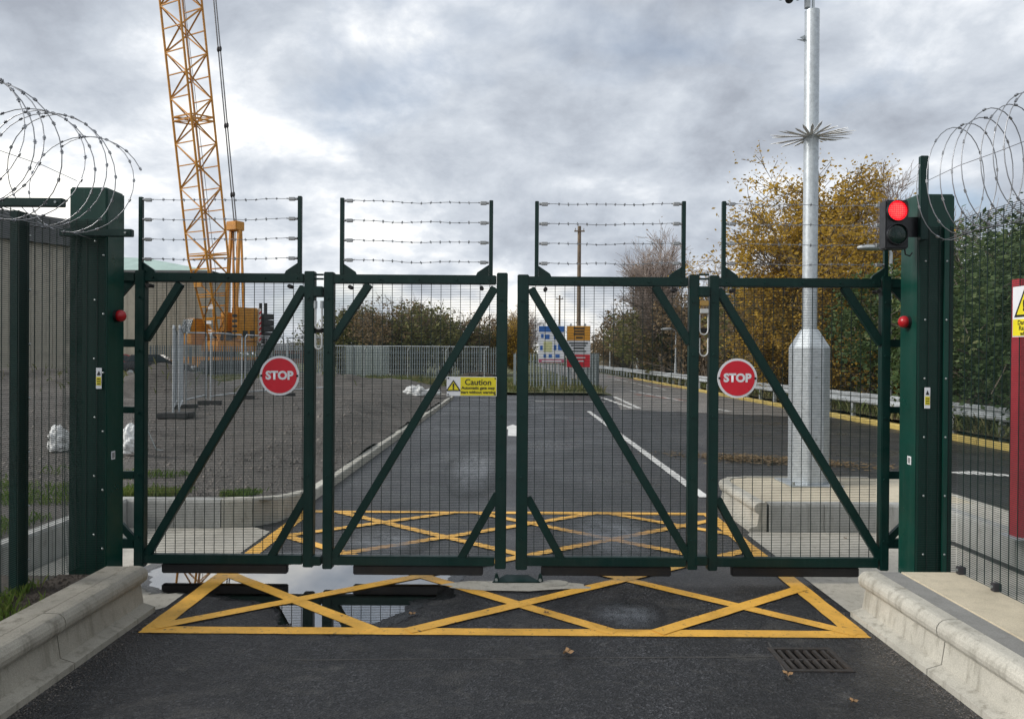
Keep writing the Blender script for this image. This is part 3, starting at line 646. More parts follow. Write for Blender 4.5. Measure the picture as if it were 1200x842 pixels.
L1 = gate_leaf('outer left gate leaf holding the left round stop sign', 165.5, 363, 11.5, 12, (320, 321), 660, ((357, 336), (172, 651)), ((212, 332), (171, 398)), ((361, 577), (318, 652)), ((165.5, 231), (351.5, 230)), (190, 337), (143, -1), 1)
L2 = gate_leaf('inner left gate leaf holding the yellow caution sign', 385.5, 587.5, 11.5, 13, (322, 323), 662, ((580, 337), (391, 652)), ((433, 333), (390, 398)), ((583, 578), (540, 654)), ((401, 232), (575.5, 235)), (414, 566), None, 2)
L3 = gate_leaf('inner right gate leaf between the centre gap and the right hinge', 612, 811.5, 13.5, 11.5, (325, 325), 663, ((622, 338), (808, 654)), ((767, 335), (808, 402)), ((618, 582), (658, 655)), ((629, 236), (801, 236)), (634, 786), None, 3)
L4 = gate_leaf('outer right gate leaf holding the right round stop sign', 835, 1035.5, 11, 10, (326, 327), 664, ((841, 339), (1031, 654)), ((988, 336), (1032, 403)), ((840, 583), (880, 656)), ((848, 236), (1038, 238)), (857, 1006), (1058, 1), 4)
# link hardware between the folding leaves
def hinge(label, pxl, pxr, rows, loops, box_cols):
    base = Pg((pxl + pxr) / 2, 660); base.z = 0
    t = thing('fold_hinge', label, 'hinge', base, 0, 'hinges joining the folding leaves')
    xl, xr = Pg(pxl, 400).x, Pg(pxr, 400).x
    for py in (322, 327): z = Pg(pxl, py).z; MB().tube([(xl, GY - .02, z), (xr, GY - .02, z)], .008, 8).build('link_rod', 'green', t)
    z = Pg(pxl, 342).z; MB().box((xl - .005, GY - .055, z - .04), (xr + .0, GY + .03, z + .04)).build('hinge_block', 'green', t, bevel=.006)
    z = Pg(pxl, 655).z; MB().box((xl - .01, GY - .055, z - .035), (xr - .0, GY + .03, z + .035)).build('hinge_block', 'green', t, bevel=.006)
    z = Pg(pxl, 387).z; MB().box((xl, GY - .01, z - .018), (xr, GY + .02, z + .018)).build('cable_clamp', 'black', t)
    xm = (xl + xr) / 2; hw = (xr - xl) / 2 - .008
    for y0, y1 in loops:
        z0, z1 = Pg(pxl, y0).z, Pg(pxl, y1).z; pts = []
        for i in range(17):
            a = math.pi * i / 16; pts.append((xm - hw * math.cos(a) * (1 if i in (0, 16) else .96), GY - .03, z1 + hw - hw * 1.0 * math.sin(a)))
        pts = [(xm - hw, GY - .03, z0)] + pts + [(xm + hw, GY - .03, z0)]
        MB().tube(pts, .0085 if 'left' in label else .0055, 7).build('cable_loop', 'cablegrey', t)
    for x in (xm - hw, xm + hw):
        z = Pg(pxl, 357).z
        if box_cols == 0: MB().tube([(x, GY - .03, z - .028), (x, GY - .03, z + .028)], .014, 10).build('cable_gland', 'galvdull', t)
    if box_cols:
        z = Pg(pxl, 357).z; MB().box((xl + .006, GY - .05, z - .012), (xr - .006, GY - .02, z + .03)).build('junction_box', M('amber_plastic', (.36, .22, .06), .5), t, bevel=.004)
        z = Pg(pxl, 364).z; MB().box((xl + .008, GY - .048, z - .022), (xr - .008, GY - .022, z + .013)).build('gland_plate', 'cablegrey', t, bevel=.003)
    return t
hinge('grey cable loops and hinge between the two left gate leaves', 369.5, 379.5, None, ((357, 385), (391, 409)), 0)
hinge('amber junction box and cable loops between the two right gate leaves', 817.5, 829.5, None, ((368, 392), (396, 417)), 1)
# centre stop on the ground
cs = thing('gate_stop', 'green steel ground stop between the two inner gate leaves', 'gate stop', (.04, 5.66, 0))
a, b, c_, d_ = G(577, 684), G(633, 684), G(621, 671), G(590, 671)
mb = MB(); z1 = .045
mb.add([(a.x, a.y, .012), (b.x, b.y, .012), (b.x, b.y, .02), (a.x, a.y, .02), (c_.x, a.y + .16, .02), (d_.x, a.y + .16, .02), (c_.x - .02, a.y + .1, z1), (d_.x + .02, a.y + .1, z1)],
       [(0, 1, 2, 3), (3, 2, 6, 7), (7, 6, 4, 5), (2, 4, 6), (3, 7, 5), (0, 3, 5), (1, 4, 2), (0, 5, 4, 1)])
mb.build('wedge', 'green', cs, fixn=True)
for x in (a.x + .01, b.x - .02):
    MB().prism([(x, a.y + .02, .014), (x + .045, a.y + .02, .014), (x + .03, a.y + .02, .075), (x + .012, a.y + .02, .075)], (0, .03, 0)).build('lug', 'green', cs, fixn=True, bevel=.004)
    MB().tube([(x + .02, a.y + .005, .03), (x + .02, a.y + .02, .03)], .012, 8).build('bolt', 'bolt', cs)

# ------------------------------------------------------------------ signs on the gate
def disc(mb, c, r, y, d=.004, n=40): return mb.prism([(c.x + r * math.cos(2 * math.pi * k / n), y, c.z + r * math.sin(2 * math.pi * k / n)) for k in range(n)], (0, d, 0))
def stop_sign(label, px, py):
    c = P(px, py, GY - .045); y = GY - .045; t = thing('stop_sign', label, 'stop sign', c, 0, 'round stop signs on the gate')
    disc(MB(), c, .153, y).build('plate', 'signwhite', t, fixn=True)
    disc(MB(), c, .135, y - .0026, .002).build('disc', 'signred', t, fixn=True)
    lettering('STOP', .088, 'signwhite', t, (0, -.0034, 0), front, .0042)
    for s in (-1, 1):
        q = c + Vector((s * .138, 0, 0)); MB().tube([(q.x, y - .008, q.z), (q.x, y + .03, q.z)], .009, 8).build('rivet', 'black', t)
stop_sign('round red stop sign on the left half of the gate', 327.5, 440)
stop_sign('round red stop sign on the right half of the gate', 864, 443)
y = GY - .048; a, b = P(523.5, 441, y), P(582, 464, y); cc = (a + b) / 2; W, H = b.x - a.x, a.z - b.z
t = thing('caution_sign', 'yellow caution sign warning of the automatic gate', 'sign', cc)
MB().box((a.x, y, b.z), (b.x, y + .003, a.z)).build('plate', 'signwhite', t)
MB().box((a.x + W * .275, y - .0016, b.z + .004), (b.x - .004, y - .0004, a.z - .004)).build('yellow_panel', 'signyellow', t)
tx = -W / 2 + W * .135
MB().prism([cc + Vector((tx - .058, -.003, -.036)), cc + Vector((tx + .058, -.003, -.036)), cc + Vector((tx, -.003, .05))], (0, .0015, 0)).build('warning_triangle', 'print', t, fixn=True)
MB().prism([cc + Vector((tx - .042, -.0045, -.028)), cc + Vector((tx + .042, -.0045, -.028)), cc + Vector((tx, -.0045, .034))], (0, .0012, 0)).build('triangle_fill', 'signyellow', t, fixn=True)
lettering('!', .062, 'print', t, (tx, -.006, -.003), front, .003, 'exclamation_mark')
lettering('Caution', .064, 'print', t, (W * .128, -.003, .031), front, .001)
lettering('Automatic gate may', .0315, 'print', t, (W * .128, -.003, -.012), front, .0009)
lettering('start without warning', .0305, 'print', t, (W * .128, -.003, -.045), front, .0009)
for sx in (-1, 1):
    for sz in (-1, 1):
        q = cc + Vector((sx * (W / 2 - .012), -.004, sz * (H / 2 - .012))); MB().tube([q, q + Vector((0, .03, 0))], .006, 8).build('rivet', 'black', t)

# ------------------------------------------------------------------ pillars
def pillar(label, s):
    # s=-1 left, +1 right
    if s < 0: xi, xo = P(125, 400, 5.33).x, P(80.5, 400, 5.33).x; ztop = P(100, 219, 5.33).z
    else: xi, xo = P(1075, 400, 5.33).x, P(1118, 400, 5.33).x; ztop = P(1095, 227, 5.33).z
    t = thing('gate_pillar', label, 'gate pillar', ((xi + xo) / 2, 5.45, 0), 0, 'green pillars carrying the gate')
    MB().box((xi, 5.33, 0), (xo, 5.575, ztop)).build('column', 'pillar', t, bevel=.012, segs=3)
    sgn = 1 if xo > xi else -1
    # cover plate with mesh on the front
    zt2 = ztop - .23
    stuff(wires(MB(), (min(xi, xo) + (-.0 if s > 0 else -.02), 5.322, .03), (1, 0, 0), abs(xo - xi) + .02, zt2 - .03).build('wire_mesh', 'wire', t))
    bme = MB().sphere((0, 0, 0), .008, 8, 5, (1, .7, 1)).mesh('bolt', mt['bolt'])
    for px in ((112, 122) if s < 0 else (1083, 1108)):
        x = P(px, 400, 5.31).x
        if s > 0 and px == 1108: MB().box((x - .018, 5.300, .03), (x + .018, 5.309, zt2)).build('clamp_bar', 'pillar', t, bevel=.002)
        for k in range(6): child(bme, 'bolt', t, Vector((x + (.0 if px != 112 else rng.uniform(-.005, .005)), 5.299, .35 + k * .42 + (.1 if px == 112 else 0))) - Vector(t.location))
    # red beacon on the inner face
    c = P(139 if s < 0 else 1061, 370 if s < 0 else 377, 5.45); c.x = xi - sgn * .018
    be = MB().tube([(xi, c.y, c.z), (xi - sgn * .02, c.y, c.z)], .045, 18).build('beacon', 'black', t)
    MB().sphere((xi - sgn * .035, c.y, c.z), .044, 18, 12, (.9, 1, 1)).build('red_lens', 'redpl', be)
    # small plates
    c = P(134 if s < 0 else 1066, 533 if s < 0 else 539, 5.42)
    MB().box((xi - sgn * .003, c.y - .025, c.z - .03), (xi - sgn * .001, c.y + .025, c.z + .03)).build('maker_plate', 'signwhite', t)
    MB().box((xi - sgn * .004, c.y - .017, c.z - .022), (xi - sgn * .0032, c.y + .017, c.z + .02)).build('plate_print', 'clamp', t)
    px = 116 if s < 0 else 1086.5; py = 443 if s < 0 else 466; c = P(px, py, 5.312)
    sk = MB().box((c.x - .02, 5.309, c.z - .075), (c.x + .02, 5.312, c.z + .075)).build('warning_sticker', 'signwhite', t)
    MB().box((c.x - .017, 5.3075, c.z - .05), (c.x + .017, 5.3085, c.z + .01)).build('sticker_panel', 'signyellow', sk)
    MB().prism([(c.x - .013, 5.3075, c.z + .022), (c.x + .013, 5.3075, c.z + .022), (c.x, 5.3075, c.z + .055)], (0, .001, 0)).build('sticker_triangle', 'print', sk, fixn=True)
    for k in range(3): MB().box((c.x - .012, 5.306, c.z - .042 + k * .017), (c.x + .012, 5.307, c.z - .036 + k * .017)).build('sticker_print', 'print', sk)
    # foot bracket and wheel below the hinge
    MB().box((xi, 5.50, .03), (xi - sgn * .09, 5.56, .10)).build('hinge_foot', 'galvdull', t, bevel=.005)
    MB().tube([(xi - sgn * .05, 5.47, .11), (xi - sgn * .05, 5.52, .11)], .035, 14).build('pivot', 'green', t)
    return t, xi, xo, ztop
pl = pillar('tall dark green steel pillar left of the gate under razor wire', -1)
pr = pillar('tall green steel pillar right of the gate carrying the traffic light', 1)

# ------------------------------------------------------------------ side fences of anti-climb mesh
def side_fence(label, X, y0, y1, zb, zt, posts, arms, s):
    t = thing('mesh_fence', label, 'fence', (X, y1, zb), 0, 'anti-climb mesh fences beside the gate')
    stuff(wires(MB(), (X, y0, zb), (0, 1, 0), y1 - y0, zt - zb, rv=.0020, rh=.0015).build('wire_mesh', 'wire', t))
    for y in posts: MB().box((X + s * .008, y - .04, 0.05), (X + s * .066, y + .07, zt)).build('post', 'green', t, bevel=.006)
    bme = MB().sphere((0, 0, 0), .008, 8, 5).mesh('bolt', mt['bolt'])
    for y in posts:
        for k in range(7): child(bme, 'bolt', t, Vector((X - s * .008, y + .045, zb + .2 + .34 * k)) - Vector(t.location))
    for (xa, xb, y, z) in arms: 
        o = MB().bar((xa, y, z), (xb, y, z), .052, .045).build('wire_arm', 'green', t, bevel=.004)
        MB().tube([(xb - .04, y - .03, z), (xb - .04, y - .02, z)], .008, 8).build('bolt', 'bolt', o)
    return t
fl = side_fence('dark green mesh fence running forward from the left pillar', -3.05, 1.6, 5.24, .245, 2.63, (4.62, 2.1), ((-3.55, -2.80, 4.62, 2.685), (-3.2, -2.69, 5.24, 2.60)), -1)
fr_ = side_fence('dark green mesh fence running forward from the right pillar', 3.03, 1.6, 5.02, .312, 2.70, (2.1,), (), 1)
p0 = P(1082, 232, 5.29); p1 = P(1082, 183, 5.29)
MB().bar((p0.x, 5.29, p0.z - .3), (p0.x, 5.29, p1.z), .055, .04).build('wire_arm', 'green', fr_, bevel=.004)
for px, py in ((1135, 672), (1180, 692)):
    q = G(px, py, .31); MB().box((3.0, q.y - .02, .308), (3.05, q.y + .02, .36))  .build('base_clamp', 'cranedark', fr_, bevel=.004)
    MB().tube([(2.99, q.y, .335), (3.05, q.y, .335)], .01, 8).build('bolt', 'bolt', fr_)

# razor wire coils
def coil(label, X, zc, r, y0, y1, pitch, barb, seed, dbl, barbs=True, ex=1.):
    t = thing('razor_wire_coil', label, 'razor wire', (X, y0, zc - r)); r_ = random.Random(seed)
    for d_, ph in (((1, .4), (-1, 2.2)) if dbl else ((1, 2.7),)):
        mb = MB(); pts = []; n = int((y0 - y1) / pitch * 30)
        for i in range(n + 1):
            a = d_ * 2 * math.pi * i / 30 + ph; y = y0 - (y0 - y1) * i / n; rx = r * ex; rr = r * (1 + .05 * math.sin(i * .13 + seed))
            pts.append(Vector((X + ex * rr * math.cos(a), y + (.06 * math.sin(a * .5 + 1) if dbl else .02 * math.sin(a * .31)), zc + rr * math.sin(a))))
        mb.tube(pts, .0032, 5)
        if barbs:
            i = 0
            while i < n - 1:
                c = pts[i]; dd = (pts[i + 1] - pts[i]).normalized(); u = Vector((r_.uniform(-1, 1), r_.uniform(-1, 1), r_.uniform(-1, 1))); u = (u - dd * u.dot(dd)).normalized()
                for k in range(2): v_ = (u if k == 0 else dd.cross(u)); mb.bar(c - v_ * barb, c + v_ * barb, .006, .0012, dd, False)
                mb.bar(c - dd * .011, c + dd * .011, .011, .011, (.3, .4, .5), False)
                i += 2 if dbl else 4
        mb.build('coil', 'razor', t)
    for k, (dx, dz) in enumerate(((0, -r * .98), (-.3 * r, .15 * r))):
        pts = [(X + dx, y0 + .05 - (y0 - y1) * i / 8, zc + dz + .012 * math.sin(i * 1.7)) for i in range(9)]; MB().tube(pts, .0022, 5).build('tension_wire', 'razor', t)
    return t
coil('barbed razor wire coil looping above the left fence and pillar', -2.985, 2.915, .365, 5.2, 2.2, .30, .011, 3, True)
coil('open razor wire coil looping above the right fence and pillar', 3.02, 2.945, .37, 5.16, 2.2, .135, .006, 5, False, True, .58)

# ------------------------------------------------------------------ traffic light on the right pillar
y = 5.22; a, b = P(1038.5, 234, y), P(1064, 291.5, y); cc = (a + b) / 2
t = thing('traffic_light', 'black two-lamp traffic light showing red beside the right pillar', 'traffic light', (cc.x, y, b.z))
MB().box((a.x, y, b.z), (b.x, y + .10, a.z)).build('housing', 'blackbox', t, bevel=.008)
MB().box((b.x - .01, y + .04, b.z + .01), (b.x + .025, y + .14, a.z - .01)).build('side_cover', 'blackbox', t, bevel=.006)
MB().box((b.x - .02, y + .11, b.z + .1), (pr[1] + .05, 5.328, a.z - .1)).build('bracket', 'blackbox', t)
em, en, eb = newmat('lit_red_lamp'); vv = nd(en, 'ShaderNodeTexVoronoi'); vv.inputs['Scale'].default_value = 70; vv.inputs['Randomness'].default_value = .15
en.links.new(nd(en, 'ShaderNodeTexCoord').outputs['Object'], vv.inputs['Vector'])
en.links.new(ramp_n(en, vv.outputs['Distance'], [(.15, (1.0, .09, .07)), (.55, (1.0, .003, .012)), (.9, (.5, 0, .005))]), eb.inputs['Emission Color']); eb.inputs['Emission Strength'].default_value = 1.35; eb.inputs['Base Color'].default_value = (.4, .01, .02, 1)
gm = M('unlit_green_lens', (.006, .02, .016), .15, var=.3, scale=60)
for py, m_, nm in ((247, em, 'red_lamp'), (274.5, gm, 'green_lamp')):
    c = P(1051.2, py, y); r_ = .070
    rim = MB(); n = 28
    for k in range(n):
        a0, a1 = 2 * math.pi * k / n, 2 * math.pi * (k + 1) / n
        rim.add([(c.x + q * math.cos(an), yy, c.z + q * math.sin(an)) for an in (a0, a1) for q, yy in ((r_, y - .001), (r_ + .006, y - .001), (r_ + .004, y - .02), (r_, y - .02))], [(1, 5, 6, 2), (2, 6, 7, 3), (3, 7, 4, 0)])
    l = MB().sphere((c.x, y - .002, c.z), r_, 28, 12, (1, .16, 1)).build(nm, m_, t); rim.build('rim', 'blackbox', l, fixn=True)
pts = [P(1060, 291, y + .05), P(1061, 298, y + .05), P(1066, 300, y + .06), P(1069, 296, y + .08)]
MB().tube(pts, .005, 6).build('cable', 'black', t)

# ------------------------------------------------------------------ danger sign on right fence, red post behind
t = thing('danger_sign', 'yellow and white danger sign on the right mesh fence', 'sign', (3.02, 4.34, 2.04))
sy0, sy1, sz0, sz1 = 4.455, 4.245, 1.885, 2.185
MB().box((3.012, sy1, sz0), (3.016, sy0, sz1)).build('plate', 'signwhite', t)
MB().box((3.0095, sy1 + .006, sz0 + .006), (3.0112, sy0 - .006, sz0 + .105)).build('yellow_panel', 'signyellow', t)
ym = (sy0 + sy1) / 2
MB().prism([(3.0095, ym + .088, sz0 + .118), (3.0095, ym - .088, sz0 + .118), (3.0095, ym, sz0 + .288)], (.0017, 0, 0)).build('warning_triangle', 'print', t, fixn=True)
MB().prism([(3.0075, ym + .064, sz0 + .131), (3.0075, ym - .064, sz0 + .131), (3.0075, ym, sz0 + .255)], (.0017, 0, 0)).build('triangle_fill', 'signyellow', t, fixn=True)
side = lambda x, y_, z: Vector((0, -x, y_))
lettering('!', .085, 'print', t, Vector((3.006, ym, sz0 + .18)) - Vector(t.location), side, .004, 'exclamation_mark')
for k, s_ in enumerate(('Danger', 'Razor', 'wire')): lettering(s_, .038, 'print', t, Vector((3.0085, ym, sz0 + .083 - k * .032)) - Vector(t.location), side, .0008)
c = G(1193, 632, .275); t = thing('red_post', 'tall red steel post beyond the right mesh fence', 'post', (c.x + .06, c.y, .275))
MB().box((c.x, c.y, .28), (c.x + .12, c.y + .12, P(1193, 326, c.y).z)).build('shaft', M('red_steel', (.36, .02, .035), .45, var=.2, scale=3), t, bevel=.006)
MB().box((c.x - .05, c.y - .05, .2795), (c.x + .17, c.y + .17, .292)).build('base_plate', 'galvdull', t)

# ------------------------------------------------------------------ camera pole on the island
c = G(947, 566, .28); pxp = c.x
t = thing('camera_pole', 'galvanised camera pole with spiked collar on the concrete island', 'camera pole', (c.x, c.y, .28))
def ngon(r, n, z, off=0): return [(c.x + r * math.cos(2 * math.pi * (k + .5) / n + off), c.y + r * math.sin(2 * math.pi * (k + .5) / n + off), z) for k in range(n)]
zc1, zc2 = P(947, 407, c.y).z, P(947, 386, c.y).z; zt_ = P(947, 13, c.y).z
mb = MB(); rings = [ngon(.228, 8, .30), ngon(.228, 8, zc1), ngon(.10, 8, zc2)]
vs = sum(rings, []); mb.add(vs, [(i * 8 + k, i * 8 + (k + 1) % 8, (i + 1) * 8 + (k + 1) % 8, (i + 1) * 8 + k) for i in range(2) for k in range(8)] + [tuple(range(7, -1, -1)), tuple(range(16, 24))])
base_ = mb.build('base_casing', 'galv', t, bevel=.006)
MB().box((c.x - .075, c.y - .2155, .75), (c.x + .075, c.y - .2105, 1.6)).build('access_door', 'galv', base_, bevel=.002)
for z in (.82, 1.53): MB().tube([(c.x, c.y - .222, z), (c.x, c.y - .212, z)], .014, 10).build('lock', 'bolt', base_)
MB().box((c.x - .30, c.y - .28, .281), (c.x + .30, c.y + .28, .30)).build('base_plate', 'galv', t, bevel=.004)
for sx in (-1, 1): MB().tube([(c.x + sx * .265, c.y - .25, .30), (c.x + sx * .265, c.y - .25, .335)], .016, 6).build('bolt', 'bolt', t)
MB().tube([(c.x, c.y, zc2 - .01), (c.x, c.y, zt_)], .083, 28).build('shaft', 'galv', t)
MB().tube([(c.x + .01, c.y, zt_), (c.x + .01, c.y, zt_ + .55)], .017, 10).build('top_spigot', 'galv', t)
MB().box((c.x - .085, c.y - .03, zt_ + .03), (c.x - .03, c.y + .03, zt_ + .5)).build('bracket', 'galvdull', t, bevel=.006)
zs = P(947, 160, c.y).z
MB().tube([(c.x, c.y, zs - .03), (c.x, c.y, zs + .03)], .092, 24).build('collar', 'galvdull', t)
mt['spike'] = M('spike_steel', (.78, .80, .82), .35, 0, var=.12)
for k in range(28):
    an = 2 * math.pi * k / 28 + .1; d = Vector((math.cos(an), math.sin(an), 0)); L = .44 * rng.uniform(.92, 1.06); up = rng.uniform(-.02, .035)
    q = Vector((c.x, c.y, zs + rng.uniform(-.015, .015))) + d * .088; sd_ = Vector((-d.y, d.x, 0)) * .017; m_ = q + d * (L * .62) + Vector((0, 0, up * .6)); e = q + d * (L - .07) + Vector((0, 0, up)); zt2 = Vector((0, 0, .005))
    MB().add([q - sd_, q + sd_, m_ + sd_, e, m_ - sd_, q - sd_ + zt2, q + sd_ + zt2, m_ + sd_ + zt2, e + zt2, m_ - sd_ + zt2], [(4, 3, 2, 1, 0), (5, 6, 7, 8, 9), (0, 1, 6, 5), (1, 2, 7, 6), (2, 3, 8, 7), (3, 4, 9, 8), (4, 0, 5, 9)]).build('spike', 'spike', t)
cm = P(925, 2, c.y)
cb = MB().sphere((cm.x, cm.y, cm.z + .03), .05, 16, 10, (1, 1, 1)).sphere((cm.x - .1, cm.y, cm.z + .05), .035, 12, 8).sphere((cm.x + .1, cm.y, cm.z + .05), .035, 12, 8).box((cm.x - .13, cm.y - .05, cm.z + .05), (cm.x + .13, cm.y + .05, cm.z + .16)).build('camera_head', 'blackbox', t)
MB().bar((cm.x + .12, cm.y, cm.z + .1), (c.x, c.y, zt_ + .2), .03, .03).build('camera_arm', 'galvdull', t)
b0 = P(939, 46, c.y); MB().prism([(c.x - .08, c.y, b0.z - .01), (c.x - .16, c.y - .05, b0.z + .0), (c.x - .085, c.y, b0.z + .05)], (0, .006, 0)).prism([(c.x - .08, c.y, b0.z - .03), (c.x - .19, c.y - .03, b0.z - .015), (c.x - .08, c.y, b0.z + .0)], (0, .006, 0)).build('cable_hook', 'galvdull', t, fixn=True)

# ------------------------------------------------------------------ guardrail, yellow kerb, lamp posts
gy0, gy1 = 9.0, 92.0
def gx(y): return 9.95 + .25 * math.exp(-((y - 12) / 8) ** 2) - .35 * max(0, (y - 45)) / 40
t = thing('guardrail', 'galvanised guardrail along the far side of the main road', 'guardrail', (gx(gy0), gy0, 0))
prof = [(0, .46), (-.05, .50), (-.05, .55), (0, .60), (0, .63), (-.05, .68), (-.05, .73), (0, .77), (.012, .765), (-.035, .725), (-.035, .685), (.012, .635), (.012, .595), (-.035, .545), (-.035, .505), (.012, .465)]
ys = [gy0 + 3.2 * i for i in range(int((gy1 - gy0) / 3.2) + 1)]
for a, b in zip(ys, ys[1:]):
    n = len(prof); mb = MB(); va = [(gx(a) + u, a + .004, z) for u, z in prof]; vb = [(gx(b) + u, b + .0, z) for u, z in prof]
    mb.add(va + vb, [(k, (k + 1) % n, n + (k + 1) % n, n + k) for k in range(n)]); mb.build('rail', 'galvdull', t, fixn=True)
    for yy in (a, (a + b) / 2): MB().box((gx(yy) + .02, yy - .05, .05), (gx(yy) + .12, yy + .05, .74)).build('post', 'galvdull', t)
YP = [(0, -.02), (0, .10), (.02, .13), (.16, .13), (.16, -.02)]
kerb('yellow_kerb', 'worn yellow painted kerb below the guardrail', [(9.52, 8), (9.52, 58)], -1, 1, 1.8, 'yellowkerb', YP, 'kerb', .02)
lp = None
for i, (px, Z, top) in enumerate(((715, 80, 384), (747, 62, 382), (792, 47, 386), (860, 36, 346), (1043, 21, 291))):
    x = P(px, 400, Z).x; h = P(px, top, Z).z
    t = thing('lamp_post', 'slim grey lamp post behind the guardrail, %s from the left' % ORD[i], 'lamp post', (x, Z, .2), 0, 'lamp posts along the main road')
    MB().tube([(x, Z, .2), (x, Z, 1.4)], .085, 12).build('base', 'galvdull', t)
    MB().tube([(x, Z, 1.4), (x, Z, h - .12), (x - .05, Z, h - .04), (x - .18, Z, h)], [.055, .045, .04, .035], 10).build('shaft', 'galvdull', t)
    MB().sphere((x - .55, Z, h + .02), .42, 14, 8, (1, .4, .22)).build('lamp_head', 'galvdull', t)

# ------------------------------------------------------------------ utility poles and site notice boards
for px, top, Z, r_, lab in ((678, 265, 50, .14, 'tall wooden utility pole behind the notice boards'), (655.5, 346, 72, .10, 'thin dark utility pole left of the tall wooden pole')):
    x = P(px, 400, Z).x; h = P(px, top, Z).z; t = thing('utility_pole', lab, 'utility pole', (x, Z, 0))
    MB().tube([(x, Z, 0), (x, Z, h)], [r_ * 1.15, r_ * .85], 12).build('shaft', 'wood', t)
    MB().bar((x - .35, Z - .1, h - .35), (x + .35, Z - .1, h - .35), .09, .07).build('crossarm', 'wood', t)
    for s in (-1, 1): MB().tube([(x + s * .28, Z - .1, h - .3), (x + s * .28, Z - .1, h - .15)], .035, 8).build('insulator', 'clamp', t)
mt['sblue'] = M('sign_blue', (.02, .12, .42), .45, var=.1); mt['sorange'] = M('sign_orange', (.62, .28, .02), .45, var=.08); mt['spink'] = M('sign_pink', (.42, .10, .17), .5, var=.1); mt['sgreen'] = M('sign_pale', (.55, .56, .30), .5)
def board(label, x0, x1, Z, bands, prints, legs):
    y0 = bands[0][0]; a = P(x0, 400, Z).x; b = P(x1, 400, Z).x; zz = lambda py: P((x0 + x1) / 2, py, Z).z
    t = thing('notice_board', label, 'notice board', ((a + b) / 2, Z, .1))
    MB().box((a, Z, zz(bands[-1][1])), (b, Z + .02, zz(y0))).build('backing', 'signwhite', t)
    for (ya, yb, m_) in bands: MB().box((a + .02, Z - .006, zz(yb) + .012), (b - .02, Z - .001, zz(ya) - .012)).build('panel', m_, t)
    for (px0, px1, ya, yb, m_) in prints: MB().box((P(px0, 400, Z).x, Z - .012, zz(yb)), (P(px1, 400, Z).x, Z - .0065, zz(ya))).build('print', m_, t)
    for px in legs: MB().box((P(px, 400, Z).x - .04, Z + .021, .08), (P(px, 400, Z).x + .04, Z + .09, zz(y0) + .1)).build('post', 'galvdull', t)
ZB = 35.5
board('blue and white site safety board before the palisade fence', 631, 661.5, ZB, ((382, 389, 'sblue'), (389.5, 420, 'signwhite'), (420.5, 425, 'spink')),
      [(637, 647, 400, 412, 'sgreen'), (634, 637, 391, 396, 'sblue'), (639, 644, 392, 397, 'sblue'), (649, 654, 392, 397, 'sblue'), (633, 636, 405, 410, 'sblue'), (649, 652, 404, 410, 'sblue'), (654, 659, 403, 410, 'sblue'), (637, 640, 415, 419, 'sblue'), (643, 647, 415, 419, 'sblue'), (651, 656, 415, 419, 'sblue'), (635, 658, 422, 423.5, 'signwhite')], (637, 655))
board('orange, white and red notice board with lines of print', 664, 692, ZB + .3, ((381.5, 399, 'sorange'), (399.5, 414.5, 'signwhite'), (415, 430, 'signred')),
      [(672, 685, 383.5, 385.5, 'print'), (673, 684, 387, 389, 'print'), (672, 685, 390.5, 392.5, 'print'), (675, 683, 394.5, 396.5, 'print'), (667, 689, 401, 402.6, 'print'), (669, 687, 404, 405.6, 'print'), (672, 684, 407, 408.6, 'print'), (670, 687, 410.5, 412, 'print'), (674, 686, 418, 419.5, 'signwhite'), (676, 684, 422, 423.5, 'signwhite')], (669, 686))

# ------------------------------------------------------------------ palisade fences
pale = MB()
def pale_mesh(h):
    mb = MB(); w_ = .034; zz = [(0, 0), (.0, h - .18)]
    for y_, s in ((0, 1), (.004, -1)):
        vs = [(-w_, y_ + .012, .05), (0, y_ - .012, .05), (w_, y_ + .012, .05), (-w_, y_ + .012, h - .12), (0, y_ - .012, h), (w_, y_ + .012, h - .12)]
        mb.add(vs, [(0, 1, 4, 3), (1, 2, 5, 4)] if s > 0 else [(3, 4, 1, 0), (4, 5, 2, 1)])
    return mb.mesh('pale', mt['palis'])
mt['palis'] = M('palisade_galvanised', (.20, .235, .25), .6, .35, var=.15)
def palisade(label, p, q, h, zb=.15, pitch=.155):
    p, q = Vector((*p, zb)), Vector((*q, zb)); d = (q - p).normalized(); L = (q - p).length; t = thing('palisade_fence', label, 'fence', p, 0, 'grey palisade fences beyond the verge'); ang = math.atan2(d.y, d.x)
    me = pale_mesh(h)
    for k in range(int(L / pitch)): child(me, 'pale', t, d * (k * pitch + .08), (0, 0, ang))
    n = Vector((-d.y, d.x, 0)) * .04
    for z in (.45, h - .45): MB().bar(p + n + Vector((0, 0, z)), q + n + Vector((0, 0, z)), .05, .04, (0, 0, 1)).build('rail', 'palis', t)
    k = 0
    while k * 2.75 <= L + .1:
        MB().bar(p + n * 2.2 + d * min(L, k * 2.75), p + n * 2.2 + d * min(L, k * 2.75) + Vector((0, 0, h - .1)), .1, .06, (d.x, d.y, 0)).build('post', 'palis', t); k += 1
palisade('long grey palisade fence across the back of the yard', (-24, 49), (-.35, 47.5), 2.2)
palisade('short palisade fence behind the site notice boards', (.1, 37.2), (4.25, 36.6), 1.85, .1)
palisade('palisade fence returning along the main road', (4.35, 36.9), (4.4, 49), 1.85, .1)
